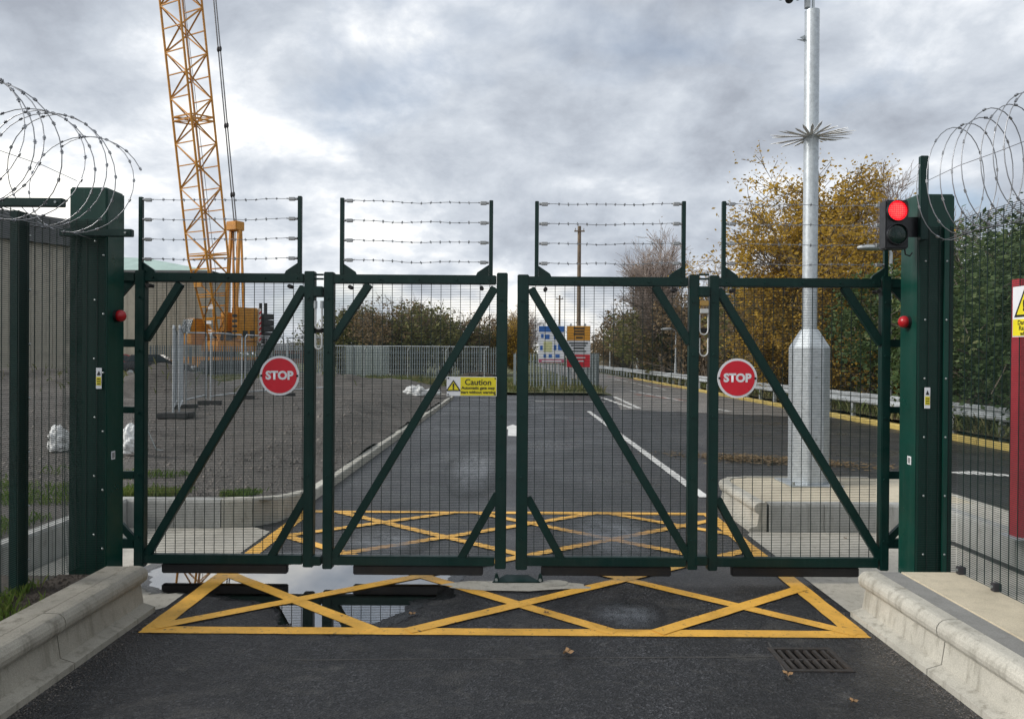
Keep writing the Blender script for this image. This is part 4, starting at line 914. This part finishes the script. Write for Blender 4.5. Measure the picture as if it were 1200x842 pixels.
# cranked post-and-rail wire fence in front of the palisade
t = thing('wire_fence', 'thin wire fence with cranked posts before the palisade', 'fence', (-11, 44, .2))
xs_ = [P(px, 400, 44).x for px in (386, 427, 478, 523, 568)]
for x in xs_: MB().tube([(x, 44, .15), (x, 44, 2.05), (x + .22, 43.8, 2.3)], .035, 8).build('post', 'galvdull', t)
for z in (2.28,): MB().tube([(xs_[0] - 1, 43.8, z), (xs_[-1] + .3, 43.8, z)], .028, 6).build('rail', 'galvdull', t)
for k in range(5): MB().tube([(xs_[0] - 1, 43.98, .5 + k * .37), (xs_[-1] + .1, 43.98, .5 + k * .37)], .006, 4).build('wire', 'galvdull', t)

# ------------------------------------------------------------------ temporary fence panels
def heras(label, p, q, i):
    p, q = Vector((*p, yard_z(*p) + .12)), Vector((*q, yard_z(*q) + .12)); d = (q - p); L = d.length; d = d.normalized(); Z = Vector((0, 0, 1))
    t = thing('temporary_fence_panel', label, 'fence panel', p, 0, 'temporary fence panels in the yard')
    r_ = .025
    for e in (p + d * .05, q - d * .05): MB().tube([e, e + Z * 1.93], r_, 8).build('upright', 'galvdull', t)
    MB().tube([p + d * .05 + Z * 1.9, p + d * .12 + Z * 1.985, q - d * .12 + Z * 1.985, q - d * .05 + Z * 1.9], r_, 8).build('top_tube', 'galvdull', t)
    MB().tube([p + d * .05 + Z * .12, q - d * .05 + Z * .12], r_, 8).build('bottom_tube', 'galvdull', t)
    stuff(wires(MB(), p + d * .08 + Z * .14, d, L - .16, 1.82, .10, .24, .0022, .0022).build('wire_mesh', 'galvdull', t))
    MB().bar(p + Z * -.06 - d * .0 - Vector((.32, .05, 0)), p + Z * -.06 + Vector((.32, .05, 0)), .22, .13, (0, 0, 1)).build('foot_block', 'block', t, bevel=.015)
HX = lambda px, Z: (P(px, 470, Z).x, Z)
hp = [(HX(203, 16.8), HX(207, 20.2), 'end-on temporary fence panel nearest the gate in the yard'), (HX(210, 16.95), HX(214, 20.3), 'end-on temporary fence panel doubled beside the nearest one'),
      (HX(217, 20.4), HX(242, 22.4), 'temporary fence panel in front of the crane cab'), (HX(246, 21.6), HX(284, 24.2), 'temporary fence panel in front of the crane boom foot'), (HX(286, 24.3), HX(333, 26.3), 'temporary fence panel right of the crane body'), (HX(335, 26.4), HX(392, 28.2), 'farthest temporary fence panel behind the left stop sign')]
for i, (p, q, l) in enumerate(hp): heras(l, p, q, i)

# ------------------------------------------------------------------ sacks, debris
def lump(name, label, c, r, sq, seed, mat='plastic', cat='sack', parts=0):
    mb = MB().sphere((0, 0, 0), r, 36, 24, sq)
    mb.v = [tuple(Vector(v) * (1 + .32 * mnoise.noise(Vector(v) * (2.2 / r) + Vector((seed, 0, 0))) + .22 * abs(mnoise.noise(Vector(v) * (5 / r) + Vector((0, seed, 0)))) + .10 * abs(mnoise.noise(Vector(v) * (13 / r) + Vector((0, seed, 4)))))) for v in mb.v]
    mb.v = [(a, b, max(c_, -r * sq[2] * .55)) for a, b, c_ in mb.v]
    mb.sm = [False] * len(mb.f); o = mb.build(name, mat); o.location = Vector(c) + Vector((0, 0, r * sq[2] * .55)); return tag(o, label, cat)
c = G(68, 528, .27); lump('plastic_sack', 'crumpled white plastic sack left of the left pillar', c, .17, (.85, .7, 1.35), 3)
c = G(153, 530, .27); lump('plastic_sack', 'crumpled white plastic sack behind the left hinge arms', c, .17, (.75, .7, 1.5), 8)
tw = thing('bent_wire', 'bent bright wire standing by the plastic sack', 'wire', c + Vector((.2, 0, 0)))
MB().tube([c + Vector((.2, 0, .46)), c + Vector((.27, 0, .3)), c + Vector((.38, 0, .05)), c + Vector((.50, 0, .03))], .008, 6).build('strand', 'bolt', tw)
c = G(487, 463, .22); lump('bulk_bag', 'white bulk bag slumped on the verge, left of a pair', c, .38, (1.1, .8, .6), 5, cat='bag')
c = G(506, 463, .22); lump('bulk_bag', 'white bulk bag slumped on the verge, right of a pair', c, .30, (1.1, .8, .55), 11, cat='bag')
c = G(440, 441, .22); lump('rubble_pile', 'low pale rubble pile before the palisade fence', c, .8, (1.5, .8, .3), 15, 'conc', 'rubble')
c = G(430, 472, .27); lump('pale_spoil', 'flat pale spoil heap on the yard by the lane', c, .6, (1.7, 1.2, .16), 21, 'gravel', 'spoil')
c = G(560, 445, .22); lump('spoil_heap', 'dark spoil heap behind the caution sign', c, .7, (1.6, .8, .4), 25, 'soil', 'spoil')
for i in range(4):
    pass
# fallen leaves on the road
for i, (px, py, lab) in enumerate(((665, 767, 'large brown fallen leaf in the middle of the foreground road'), (483, 722, 'brown fallen leaf at the right edge of the puddle'), (923, 793, 'brown fallen leaf by the drain grate'), (640, 720, 'small fallen leaf inside the yellow box'), (1000, 825, 'fallen leaf near the right kerb'), (990, 632, 'yellow fallen leaf on the right concrete pad'))):
    v = G(px, py); s = .045 if i == 0 else rng.uniform(.02, .034); an = rng.uniform(0, 6.3); mb = MB()
    shape = [(0, -1), (.35, -.55), (.8, -.5), (.5, -.05), (.75, .4), (.3, .4), (0, 1), (-.3, .45), (-.8, .35), (-.5, -.1), (-.7, -.55), (-.3, -.6)]
    vs = [(0, 0, s * .1)] + [(s * a, s * b, .004 + s * .35 * abs(math.sin(3 * a + b * 2))) for a, b in shape]
    mb.add(vs, [(0, k + 1, (k + 1) % 12 + 1) for k in range(12)]); o = mb.build('fallen_leaf', 'deadleaf'); o.location = (v.x, v.y, .012); o.rotation_euler = (0, 0, an); tag(o, lab, 'leaf', 'fallen leaves')

# ------------------------------------------------------------------ crawler crane
CRN = Vector((-23.7, 60, .2)); HA = R(-90 - 28)
ct = thing('crawler_crane', 'tall yellow lattice boom crawler crane behind the yard', 'crane', CRN, HA)
def cbuild(mb, name, mat, par=None, bev=0): return mb.build(name, mat, par or ct, world=False, bevel=bev, fixn=True)
for s in (-1, 1):
    tr_ = cbuild(MB().prism([(-4, s * 2.9 - .5, .5), (-3.6, s * 2.9 - .5, .05), (3.6, s * 2.9 - .5, .05), (4, s * 2.9 - .5, .5), (3.8, s * 2.9 - .5, 1.0), (-3.8, s * 2.9 - .5, 1.0)], (0, 1.0, 0)), 'track', 'cranedark')
    for k in range(14): cbuild(MB().box((-3.7 + k * .55, s * 2.9 - .55, .98), (-3.3 + k * .55, s * 2.9 + .55, 1.06)), 'track_pad', 'cranedark', tr_)
cbuild(MB().box((-2, -2.4, .5), (2, 2.4, 1.3)), 'carbody', 'craney', bev=.05)
cbuild(MB().tube([(0, 0, 1.3), (0, 0, 1.75)], 1.3, 24), 'slew_ring', 'cranedark')
hs = cbuild(MB().box((-3.0, -1.0, 1.75), (1.0, 1.0, 2.6)), 'slew_platform', 'craney', bev=.06)
h2 = cbuild(MB().box((-3.0, .25, 2.6), (-.9, 1.1, 5.4)), 'machinery_house', 'craney', bev=.08)
h3 = cbuild(MB().box((-3.0, -1.1, 2.6), (-.9, -.25, 5.0)), 'machinery_house', 'craney', bev=.08)
for k in range(2): cbuild(MB().box((-2.6 + k * .75, 1.105, 2.9), (-2.1 + k * .75, 1.13, 3.5)), 'vent', 'cranedark', h2)
for k in range(5): cbuild(MB().box((-.895, .4, 2.9 + k * .42), (-.88, .95, 3.1 + k * .42)), 'louvre', 'cranedark', h2)
cbuild(MB().box((-.8, -.6, 2.6), (.1, .6, 3.4)), 'winch', 'cranedark', bev=.1)
mt['chev'] = M('chevron_white', (.7, .66, .62), .5)
cp = cbuild(MB().box((-3.25, .8, 2.5), (-3.02, 1.16, 5.4)), 'hazard_panel', 'chev')
for k in range(6): cbuild(MB().prism([(-3.02, 1.165, 2.6 + k * .45), (-3.02, 1.165, 2.8 + k * .45), (-3.26, 1.165, 2.98 + k * .45), (-3.26, 1.165, 2.78 + k * .45)], (0, .012, 0)), 'red_stripe', 'signred', cp)
for k in range(6):
    for s in (-1, 1): cbuild(MB().box((-4.4, s * .75 - .7, 1.9 + k * .52), (-3.3, s * .75 + .7, 2.38 + k * .52)), 'counterweight', 'cranedark', bev=.04)
for s in (-.3, .3): cbuild(MB().tube([(-3.8, s + .8, 5.0), (-3.8, s + .8, 5.9)], .14, 10), 'exhaust', 'cranedark')
cabn = cbuild(MB().prism([(0.0, -2.6, 2.3), (1.6, -2.6, 2.3), (1.75, -2.6, 3.2), (1.4, -2.6, 4.4), (0, -2.6, 4.4)], (0, 1.3, 0)), 'cab', 'craney', bev=.05)
cbuild(MB().box((.2, -2.625, 3.1), (1.3, -2.61, 4.2)), 'side_window', 'glass', cabn)
cbuild(MB().prism([(1.77, -2.5, 3.2), (1.77, -1.4, 3.2), (1.43, -1.4, 4.33), (1.43, -2.5, 4.33)], (.03, 0, .02)), 'windscreen', 'glass', cabn)
# boom
EL = R(82.2); BL = 56.0; pin = Vector((.2, 0, 2.2)); bd = Vector((math.cos(EL), 0, math.sin(EL))); bn = Vector((-math.sin(EL), 0, math.cos(EL)))
boom = bpy.data.objects.new('boom', None); col.objects.link(boom); boom.parent = ct; boom.location = pin
def bp(s_, a, b):
    hw = 1.05 * min(1, .5 + .5 * s_ / 7) if s_ < 7 else 1.05; hd = 1.05 * min(1, .22 + .78 * s_ / 7) if s_ < 7 else 1.05
    return bd * s_ + Vector((0, 1, 0)) * (a * hw) + bn * (b * hd)
for a in (-1, 1):
    for b in (-1, 1): MB().tube([bp(s_, a, b) for s_ in (0, 7, BL)], .095, 6).build('chord', 'craney', boom, world=False)
bay = 1.7; nb = int((BL - 1) / bay)
faces_ = [((-1, -1), (1, -1)), ((1, -1), (1, 1)), ((1, 1), (-1, 1)), ((-1, 1), (-1, -1))]
for i in range(nb):
    s0, s1 = .6 + i * bay, .6 + (i + 1) * bay
    for k, (A, B) in enumerate(faces_):
        if k % 2 == 0: MB().bar(bp(s0, *A), bp(s0, *B), .08, .08, bd, False).build('lacing', 'craney', boom, world=False)
        p_, q_ = (A, B) if (i + k) % 2 else (B, A)
        MB().bar(bp(s0, *p_), bp(s1, *q_), .10, .10, bd.orthogonal(), False).build('lacing', 'craney', boom, world=False)
for s0 in (7, 7.25, 17.6, 17.9, 28, 28.3, 39, 39.3):
    for A, B in faces_: MB().bar(bp(s0, *A), bp(s0, *B), .1, .1, bd, False).build('frame_bar', 'craney', boom, world=False)
    MB().bar(bp(s0, -1, -1), bp(s0, 1, 1), .06, .06, bd, False).build('frame_bar', 'craney', boom, world=False)
for s0 in range(0, 7):
    MB().bar(bp(s0 + .2, -1, -1), bp(s0 + .2, 1, -1), .11, .11, bd, False).build('frame_bar', 'craney', boom, world=False)
    MB().bar(bp(s0 + .2, -1, 1), bp(s0 + .2, 1, 1), .11, .11, bd, False).build('frame_bar', 'craney', boom, world=False)
for s0, a in ((2.0, -.2), (3.2, .55), (1.2, -.3)):
    c_ = bp(s0, a, -1.06); MB().box(c_ - Vector((.02, .28, .16)), c_ + Vector((.02, .28, .16))).build('name_plate', 'signwhite', boom, world=False)
MB().box(bp(5.3, -.9, -1.0) - Vector((.05, .0, .5)), bp(5.3, .0, -1.0) + Vector((.05, .0, .5))).build('sheave_guard', 'craney', boom, world=False)
hm = Vector((-1.5, 0, 12.1))
for s in (-1, 1):
    cbuild(MB().bar((-1.1, s * .6, 4.6), hm + Vector((0, s * .45, 0)), .22, .22), 'mast_leg', 'craney')
    cbuild(MB().bar((-1.9, s * .6, 5.2), hm + Vector((-.2, s * .45, -.2)), .14, .14), 'mast_leg', 'craney')
    cbuild(MB().tube([hm + Vector((0, s * .13, .3)), bp(BL, s * .1, 1.0) + bn * 2.6 + pin], .06, 6), 'pendant_line', 'cable')
    for f_ in (.05, .17, .30, .44): q = (hm + Vector((0, s * .13, .3))).lerp(bp(BL, s * .1, 1.0) + bn * 2.6 + pin, f_); cbuild(MB().sphere(q, .16, 8, 6, (.8, .6, 1.6)), 'pendant_link', 'cranedark')
cbuild(MB().bar(bp(BL - .2, 0, 1.0) + pin, bp(BL, 0, 1.0) + bn * 2.7 + pin, .25, .25), 'pendant_strut', 'craney')
cbuild(MB().box(hm - Vector((.45, .6, .35)), hm + Vector((.45, .6, .4))), 'mast_head', 'craney', bev=.05)
for k in range(4): cbuild(MB().tube([hm + Vector((-.1 * k, .2 * k - .3, -.3)), Vector((-2.0, .2 * k - .3, 4.8))], .025, 4), 'hoist_rope', 'cable')
for s in (-.3, .3): cbuild(MB().tube([Vector((0, s, 3.4)), bp(20, s * .3, .3) + pin, bp(BL, s * .3, 0) + pin], .022, 4), 'hoist_rope', 'cable')

# ------------------------------------------------------------------ warehouses
def clad_wall(t, p, q, z0, z1, pw, mat, th=.12):
    p, q = Vector((*p, 0)), Vector((*q, 0)); d = (q - p).normalized(); L = (q - p).length; n = max(1, int(L / pw)); ang = math.atan2(d.y, d.x); w_ = L / n
    me = MB().box((.012, 0, z0), (w_ - .012, th, z1)).add([(w_ * .25 - .05, -.03, z0), (w_ * .25 + .05, -.03, z0), (w_ * .25 + .05, -.03, z1), (w_ * .25 - .05, -.03, z1)], [(0, 1, 2, 3)]).add([(w_ * .75 - .05, -.03, z0), (w_ * .75 + .05, -.03, z0), (w_ * .75 + .05, -.03, z1), (w_ * .75 - .05, -.03, z1)], [(0, 1, 2, 3)]).mesh('cladding_panel', mt[mat])
    for k in range(n): child(me, 'cladding_panel', t, p + d * (w_ * k) - Vector(t.location), (0, 0, ang))
A, B = (-37.5, 32.9), (-27.2, 48)
t = thing('warehouse', 'grey clad warehouse with dark fascia at the far left', 'warehouse', (A[0], A[1], 0))
clad_wall(t, A, B, 0, 8.45, 1.2, 'clad')
d = (Vector(B) - Vector(A)).normalized(); nrm = Vector((-d.y, d.x))
def slab(a, b, off0, off1, z0, z1):
    p0, p1 = Vector(a) + nrm * off0, Vector(b) + nrm * off0; p2, p3 = Vector(b) + nrm * off1, Vector(a) + nrm * off1
    return MB().prism([(p0.x, p0.y, z0), (p1.x, p1.y, z0), (p2.x, p2.y, z0), (p3.x, p3.y, z0)], (0, 0, z1 - z0))
slab(A, Vector(B) + d * .15, -.35, .5, 8.46, 9.0).build('gutter', 'fascia', t, fixn=True)
slab(A, Vector(B) + d * .1, -.12, 14, 9.01, 10.15).build('parapet', 'fascia', t, fixn=True)
slab(A, B, .2, 14, 0, 8.44).build('body', 'clad', t, fixn=True)
slab(A, Vector(B) + d * .05, -.05, .0, .0, .5).build('plinth', 'conc', t, fixn=True)
slab(A, B, -1.0, -.8, .25, .45).build('kerb_edge', 'conc', t, fixn=True)
t = thing('warehouse', 'long warehouse with pale green hipped roof behind the crane', 'warehouse', (-52, 66, 0))
X0, X1, Y0, Y1, ZE = -52, -27.0, 66, 71, 8.9
clad_wall(t, (X0, Y0), (X1, Y0), 0, ZE, 1.5, 'clad')
MB().box((X0, Y0 + .13, 0), (X1 - .02, Y1, ZE - .01)).build('body', 'clad', t)
MB().box((X0, Y0 - .25, ZE), (X1 + .2, Y0 + .2, ZE + .25)).build('gutter', 'fascia', t)
MB().add([(X0, Y0 - .2, ZE + .26), (X1 + .2, Y0 - .2, ZE + .26), (X1 + .2, Y1, ZE + .26), (X0, Y1, ZE + .26), (X0, 69.5, 11.1), (-34.5, 69.5, 10.7)], [(0, 1, 5, 4), (1, 2, 5), (2, 3, 4, 5)]).build('roof', 'roofgreen', t, fixn=True)
# distant low buildings on the skyline
for i, (px0, px1, py, Z, m_, lab) in enumerate(((322, 352, 411, 150, M('far_brick', (.20, .10, .085), .8), 'low red brick building on the skyline right of the crane'), (345, 372, 407, 210, 'clad', 'low grey building on the skyline behind the left stop sign'), (300, 330, 409, 190, 'fascia', 'low dark building on the skyline below the counterweight'))):
    a, b = P(px0, 400, Z).x, P(px1, 400, Z).x; h = P((px0 + px1) / 2, py, Z).z; h = max(h, 2.6)
    t = thing('far_building', lab, 'building', ((a + b) / 2, Z, 0)); MB().box((a, Z, 0), (b, Z + 10, h)).build('wall', m_, t)
    MB().add([(a - .3, Z - .3, h), (b + .3, Z - .3, h), (b + .3, Z + 10, h), (a - .3, Z + 10, h), (a + 1, Z + 5, h + 1.6), (b - 1, Z + 5, h + 1.6)], [(0, 1, 5, 4), (1, 2, 5), (2, 3, 4, 5), (3, 0, 4)]).build('roof', 'fascia', t, fixn=True)
    for k in range(5): x = a + (b - a) * (k + .5) / 5; MB().box((x - .5, Z - .04, .9), (x + .5, Z - .01, 1.9)).build('window', 'glass', t)
# storage container behind the palisade
t = thing('storage_container', 'pale storage container behind the palisade fence', 'container', (-8.8, 51, .1))
a, b = P(405, 400, 51).x, P(450, 400, 51).x; mb = MB().box((a, 51, .15), (b, 53.4, 2.35)); mb.build('body', M('pale_container', (.36, .40, .38), .6, var=.15), t, bevel=.03)
for k in range(8): x = a + (b - a) * (k + .5) / 8; MB().box((x - .06, 50.96, .25), (x + .06, 50.998, 2.25)).build('rib', M('container_rib', (.33, .37, .35), .6) if k == 0 else bpy.data.materials['container_rib'], t)
# parked cars by the warehouse
mt['dkpaint'] = M('dark_car_paint', (.02, .025, .03), .25, var=.1, coat=.8); mt['rdpaint'] = M('red_car_paint', (.25, .02, .02), .25, var=.1, coat=.8)
def car(label, loc, rz, m_):
    t = thing('parked_car', label, 'car', loc, rz, 'cars parked by the warehouse')
    body = [(-2.1, .35), (-2.15, .75), (-1.95, .95), (-1.2, 1.0), (1.0, .95), (1.95, .85), (2.15, .6), (2.1, .3)]
    MB().prism([(x, -.85, z) for x, z in body], (0, 1.7, 0)).build('body', m_, t, world=False, bevel=.06, fixn=True)
    cab = [(-1.75, .98), (-1.35, 1.42), (.25, 1.45), (1.0, .97)]
    k_ = MB().prism([(x, -.74, z) for x, z in cab], (0, 1.48, 0)).build('cabin', m_, t, world=False, bevel=.05, fixn=True)
    for s in (-1, 1):
        for w_ in ([(-1.5, 1.03), (-1.25, 1.35), (-.5, 1.38), (-.5, 1.03)], [(-.4, 1.03), (-.4, 1.38), (.2, 1.38), (.75, 1.03)]): MB().prism([(x, s * .745, z) for x, z in w_], (0, s * .012, 0)).build('side_window', 'glass', k_, world=False, fixn=True)
        for x in (-1.3, 1.3): wh = MB().tube([(x, s * .68, .32), (x, s * .88, .32)], .32, 18).build('wheel', 'black', t, world=False); MB().tube([(x, s * .86, .32), (x, s * .89, .32)], .19, 12).build('rim', 'galvdull', wh, world=False)
        MB().box((2.08, s * .62 - .18, .62), (2.17, s * .62 + .18, .76)).build('headlight', 'signwhite', t, world=False)
car('dark parked car between the left gate post and the spoil heap', (P(184, 400, 46).x, 46, .25), R(15), mt['dkpaint'])
car('red parked car seen between left pillar and gate leaf', (P(146, 400, 50).x, 50, .25), R(20), mt['rdpaint'])

# ------------------------------------------------------------------ trees
def grow_tree(seed, H, r0, levels, nchild, spread, upw, first=.25, seglen=.5, droop=0):
    r_ = random.Random(seed); segs = []; tips = []
    def rec(p, d, L, r, lv):
        n = 4 if lv < 2 else 3; pts = [p]; rs = [r]
        for i in range(n):
            d = (d + Vector((r_.gauss(0, .16), r_.gauss(0, .16), r_.gauss(0, .10) + upw * (.06 if lv else 0) - droop * lv * .03))).normalized(); p = p + d * (L / n); pts.append(p); rs.append(r * (1 - .75 * (i + 1) / n) if lv == levels else r * (1 - .5 * (i + 1) / n))
            if lv < levels and (lv > 0 or (i + 1) / n > first):
                for k in range(nchild if lv else nchild + 1):
                    ax = d.orthogonal().normalized(); ax.rotate(Matrix.Rotation(r_.uniform(0, 6.3), 3, d)); nd_ = d.copy(); nd_.rotate(Matrix.Rotation(spread * r_.uniform(.6, 1.25), 3, ax))
                    q = pts[-2].lerp(p, r_.random()); rec(q, nd_, L * r_.uniform(.45, .72), rs[-1] * .62, lv + 1)
            if lv >= levels - 1: tips.append(p.copy())
        segs.append((pts, rs, lv))
    rec(Vector((0, 0, 0)), Vector((r_.gauss(0, .05), r_.gauss(0, .05), 1)).normalized(), H * .62, r0, 0)
    zm = max(p.z for s_ in segs for p in s_[0]); k = H / zm
    return [([p * k for p in a], b, c_) for a, b, c_ in segs], [p * k for p in tips]
def leaf_cloud(mb, tips, n, spread, size, seed, flat=.5, cut=None):
    r_ = random.Random(seed)
    for i in range(n):
        c = r_.choice(tips) + Vector((r_.gauss(0, spread), r_.gauss(0, spread), r_.gauss(0, spread * .8)))
        if c.z < .15 or (cut and not cut(c)): continue
        u = Vector((r_.gauss(0, 1), r_.gauss(0, 1), r_.gauss(0, flat))).normalized(); v = u.cross(Vector((r_.gauss(0, 1), r_.gauss(0, 1), r_.gauss(0, 1)))).normalized(); s = size * r_.uniform(.45, 1.45)
        mb.add([c - u * s, c + v * s * .55 - u * s * .1, c + u * s, c - v * s * .55 + u * s * .1], [(0, 1, 2, 3)])
    return mb
def tree_meshes(nm, seed, H, r0, levels, nchild, spread, upw, nleaf, lspread, lsize, lmat, bmat='bark', droop=0, twigs=True, first=.25, minr=.012, cut=None, extra=None):
    segs, tips = grow_tree(seed, H, r0, levels, nchild, spread, upw, first, droop=droop); mb = MB()
    for pts, rs, lv in segs:
        mb.tube(pts, [max(minr, q) for q in rs], 7 if lv == 0 else (5 if lv < 2 else 3), False)
    trunk = mb.mesh('trunk', mt[bmat]); cr = leaf_cloud(MB(), tips, nleaf, lspread, lsize, seed + 50, cut=cut)
    return trunk, cr.mesh('crown', mt[lmat]), tips
def put_tree(name, label, meshes, loc, rz=0, s=1, group=None, cat='tree', sz=None):
    t = thing(name, label, cat, loc, rz, group); t.scale = (s, s, sz or s)
    child(meshes[0], 'trunk', t); child(meshes[1], 'crown', t); return t
TX = lambda px, Z: P(px, 400, Z).x
# big autumn tree right
yt = tree_meshes('yellow', 11, 9.6, .17, 4, 2, .75, .5, 72000, .21, .062, 'leafyel', first=.12, minr=.010, cut=lambda c: mnoise.noise(c * .75) > -.34 and not (c.x > 1.3 and c.z > 6.3 and mnoise.noise(c * 1.3) > -.25))
put_tree('autumn_tree', 'tall tree with golden yellow autumn leaves behind the camera pole', yt, (TX(976, 27.5), 27.5, .3), .6, 1.06)
yt2 = tree_meshes('yellow2', 23, 6.5, .12, 4, 2, .85, .3, 28000, .22, .062, 'leafyel', first=.05)
put_tree('autumn_tree', 'lower golden leaved tree at the left skirt of the tall yellow tree', yt2, (TX(916, 30), 30, .3), 2.1, .74)
put_tree('autumn_tree', 'lower golden leaved tree between camera pole and right pillar', yt2, (TX(1015, 25), 25, .3), 4.0, .78)
put_tree('autumn_tree', 'small golden tree seen through the centre gap of the gate', yt2, (TX(588, 66), 66, .1), 1.0, .86)
bt = tree_meshes('bare', 31, 10.5, .20, 4, 3, .52, .9, 700, .2, .07, 'leafbrn', 'barkred', minr=.009, first=.3)
put_tree('bare_tree', 'bare reddish tree with ivy on its trunk left of the right hinge', bt, (TX(780, 52), 52, .2), .4, 1.04)
put_tree('bare_tree', 'bare twiggy tree rising behind the golden tree top', bt, (TX(1022, 33), 33, .3), 2.4, .98)
put_tree('bare_tree', 'small bare tree left of the blue site board', bt, (TX(611, 78), 78, .1), 1.4, .72)
put_tree('bare_tree', 'bare tree between the right hinge and the golden trees', bt, (TX(842, 50), 50, .2), 3.6, .78)
# ivy on the bare tree trunk and dense shrubs
def shrub_mesh(seed, H, Wd, n, size, lmat, twig=40, lobes=9):
    r_ = random.Random(seed); tips = []
    lob = [(Vector((r_.gauss(0, Wd * .30), r_.gauss(0, Wd * .30), H * r_.uniform(.25, .72))), r_.uniform(.2, .36) * Wd) for _ in range(lobes)]
    for c_, rr in lob:
        for k in range(260):
            d_ = Vector((r_.gauss(0, 1), r_.gauss(0, 1), r_.gauss(0, 1))).normalized() * rr * r_.random() ** .4; q = c_ + d_
            if .1 < q.z < H * 1.05: tips.append(q)
    mb = MB()
    for k in range(twig):
        q = r_.choice(tips); b = Vector((r_.gauss(0, Wd * .07), r_.gauss(0, Wd * .07), 0)); m_ = b.lerp(q, .5) + Vector((r_.gauss(0, .2), r_.gauss(0, .2), .2)); e = q + (q - m_).normalized() * r_.uniform(.1, .9) + Vector((0, 0, r_.uniform(0, .5)))
        mb.tube([b, m_, q, e], [.05, .035, .02, .01], 4, False)
    for k in range(twig * 5):
        q = r_.choice(tips); e = q + Vector((r_.gauss(0, .35), r_.gauss(0, .35), r_.uniform(.1, .9))); mb.tube([q, q.lerp(e, .5) + Vector((.04, .03, 0)), e], [.016, .012, .008], 3, False)
    return mb.mesh('trunk', mt['bark']), leaf_cloud(MB(), tips, n, .12, size, seed + 9, cut=(lambda c: mnoise.noise(c * .9) > -.28)).mesh('crown', mt[lmat])
sg = shrub_mesh(3, 5.5, 5.5, 9000, .11, 'leafgrn'); sb = shrub_mesh(4, 6, 5.5, 6500, .10, 'leafbrn', 90, 11); si = shrub_mesh(5, 5.2, 4.5, 46000, .06, 'leafivy', 34, 22); sb2 = shrub_mesh(8, 6.5, 5, 7500, .11, 'leafbrn', 110, 12)
rows = [(716, 96, .95, sb), (735, 84, 1.1, sb2), (752, 75, 1.2, sg), (768, 58, 1.05, sb), (790, 53, 1.0, sg), (812, 50, 1.02, sb2), (836, 44, 1.0, sb), (866, 40, 1.0, sg), (885, 37, .95, sb2), (915, 36, 1.05, sb), (955, 33, .95, sg), (990, 31, .95, sb), (1030, 29, .85, sb2), (1070, 27, .9, sg)]
nmz = {id(sg): ('green_shrub', 'green'), id(sb): ('brown_shrub', 'brown'), id(sb2): ('brown_shrub', 'brown'), id(si): ('ivy_shrub', 'ivy dark')}
for i, (px, Z, s, me) in enumerate(rows):
    n_, w_ = nmz[id(me)]; put_tree(n_, '%s leaved tall shrub behind the guardrail, %s from the left' % (w_, ORD[i]), me, (max(TX(px, Z), 11.2), Z, .25), i * 1.3, s, 'shrubs behind the guardrail', 'shrub')
# ivy covered hedge trees at the far right
for i, (x, y_, s, r_, lab) in enumerate(((11.9, 17.6, .98, .3, 'ivy covered tree at the right seen through the mesh fence, nearest the right pillar'), (12.0, 15.2, .95, 2.0, 'ivy covered tree at the right edge behind the danger sign'), (12.6, 12.4, .95, 4.0, 'ivy covered tree nearest the camera at the right edge'), (13.5, 20.5, .95, 1.1, 'ivy covered tree behind the right pillar'))):
    put_tree('ivy_tree', lab, si, (x, y_, .3), r_, s, 'ivy covered trees at the right', 'tree')
# back row beyond the palisade on the left
for i, (px, Z, s, me) in enumerate(((405, 62, .92, sg), (432, 60, .95, sg), (468, 58, .94, sb), (492, 60, 1.02, sg), (520, 64, .9, sg), (548, 66, .86, sb), (572, 70, .85, sb2), (385, 66, .6, sb))):
    put_tree(nmz[id(me)][0], '%s shrub beyond the long palisade fence, at place %s counted along it' % (nmz[id(me)][1], ORD[i]), me, (TX(px, Z), Z, .1), i * 2.1 + .5, s * 1.13, 'shrubs beyond the palisade fence', 'shrub')
fw = MB(); r_ = random.Random(77); tips = []
for i in range(900):
    x = r_.uniform(-190, 60); y_ = r_.uniform(170, 210); tips.append(Vector((x, y_, abs(r_.gauss(0, 2.2)) + .3 + 1.2 * mnoise.noise((x * .06, 0, 0)))))
leaf_cloud(fw, tips, 14000, .9, .5, 5); tag(fw.build('distant_woodland', 'leafgrn'), 'distant low woodland along the horizon', 'woodland', kind='stuff')
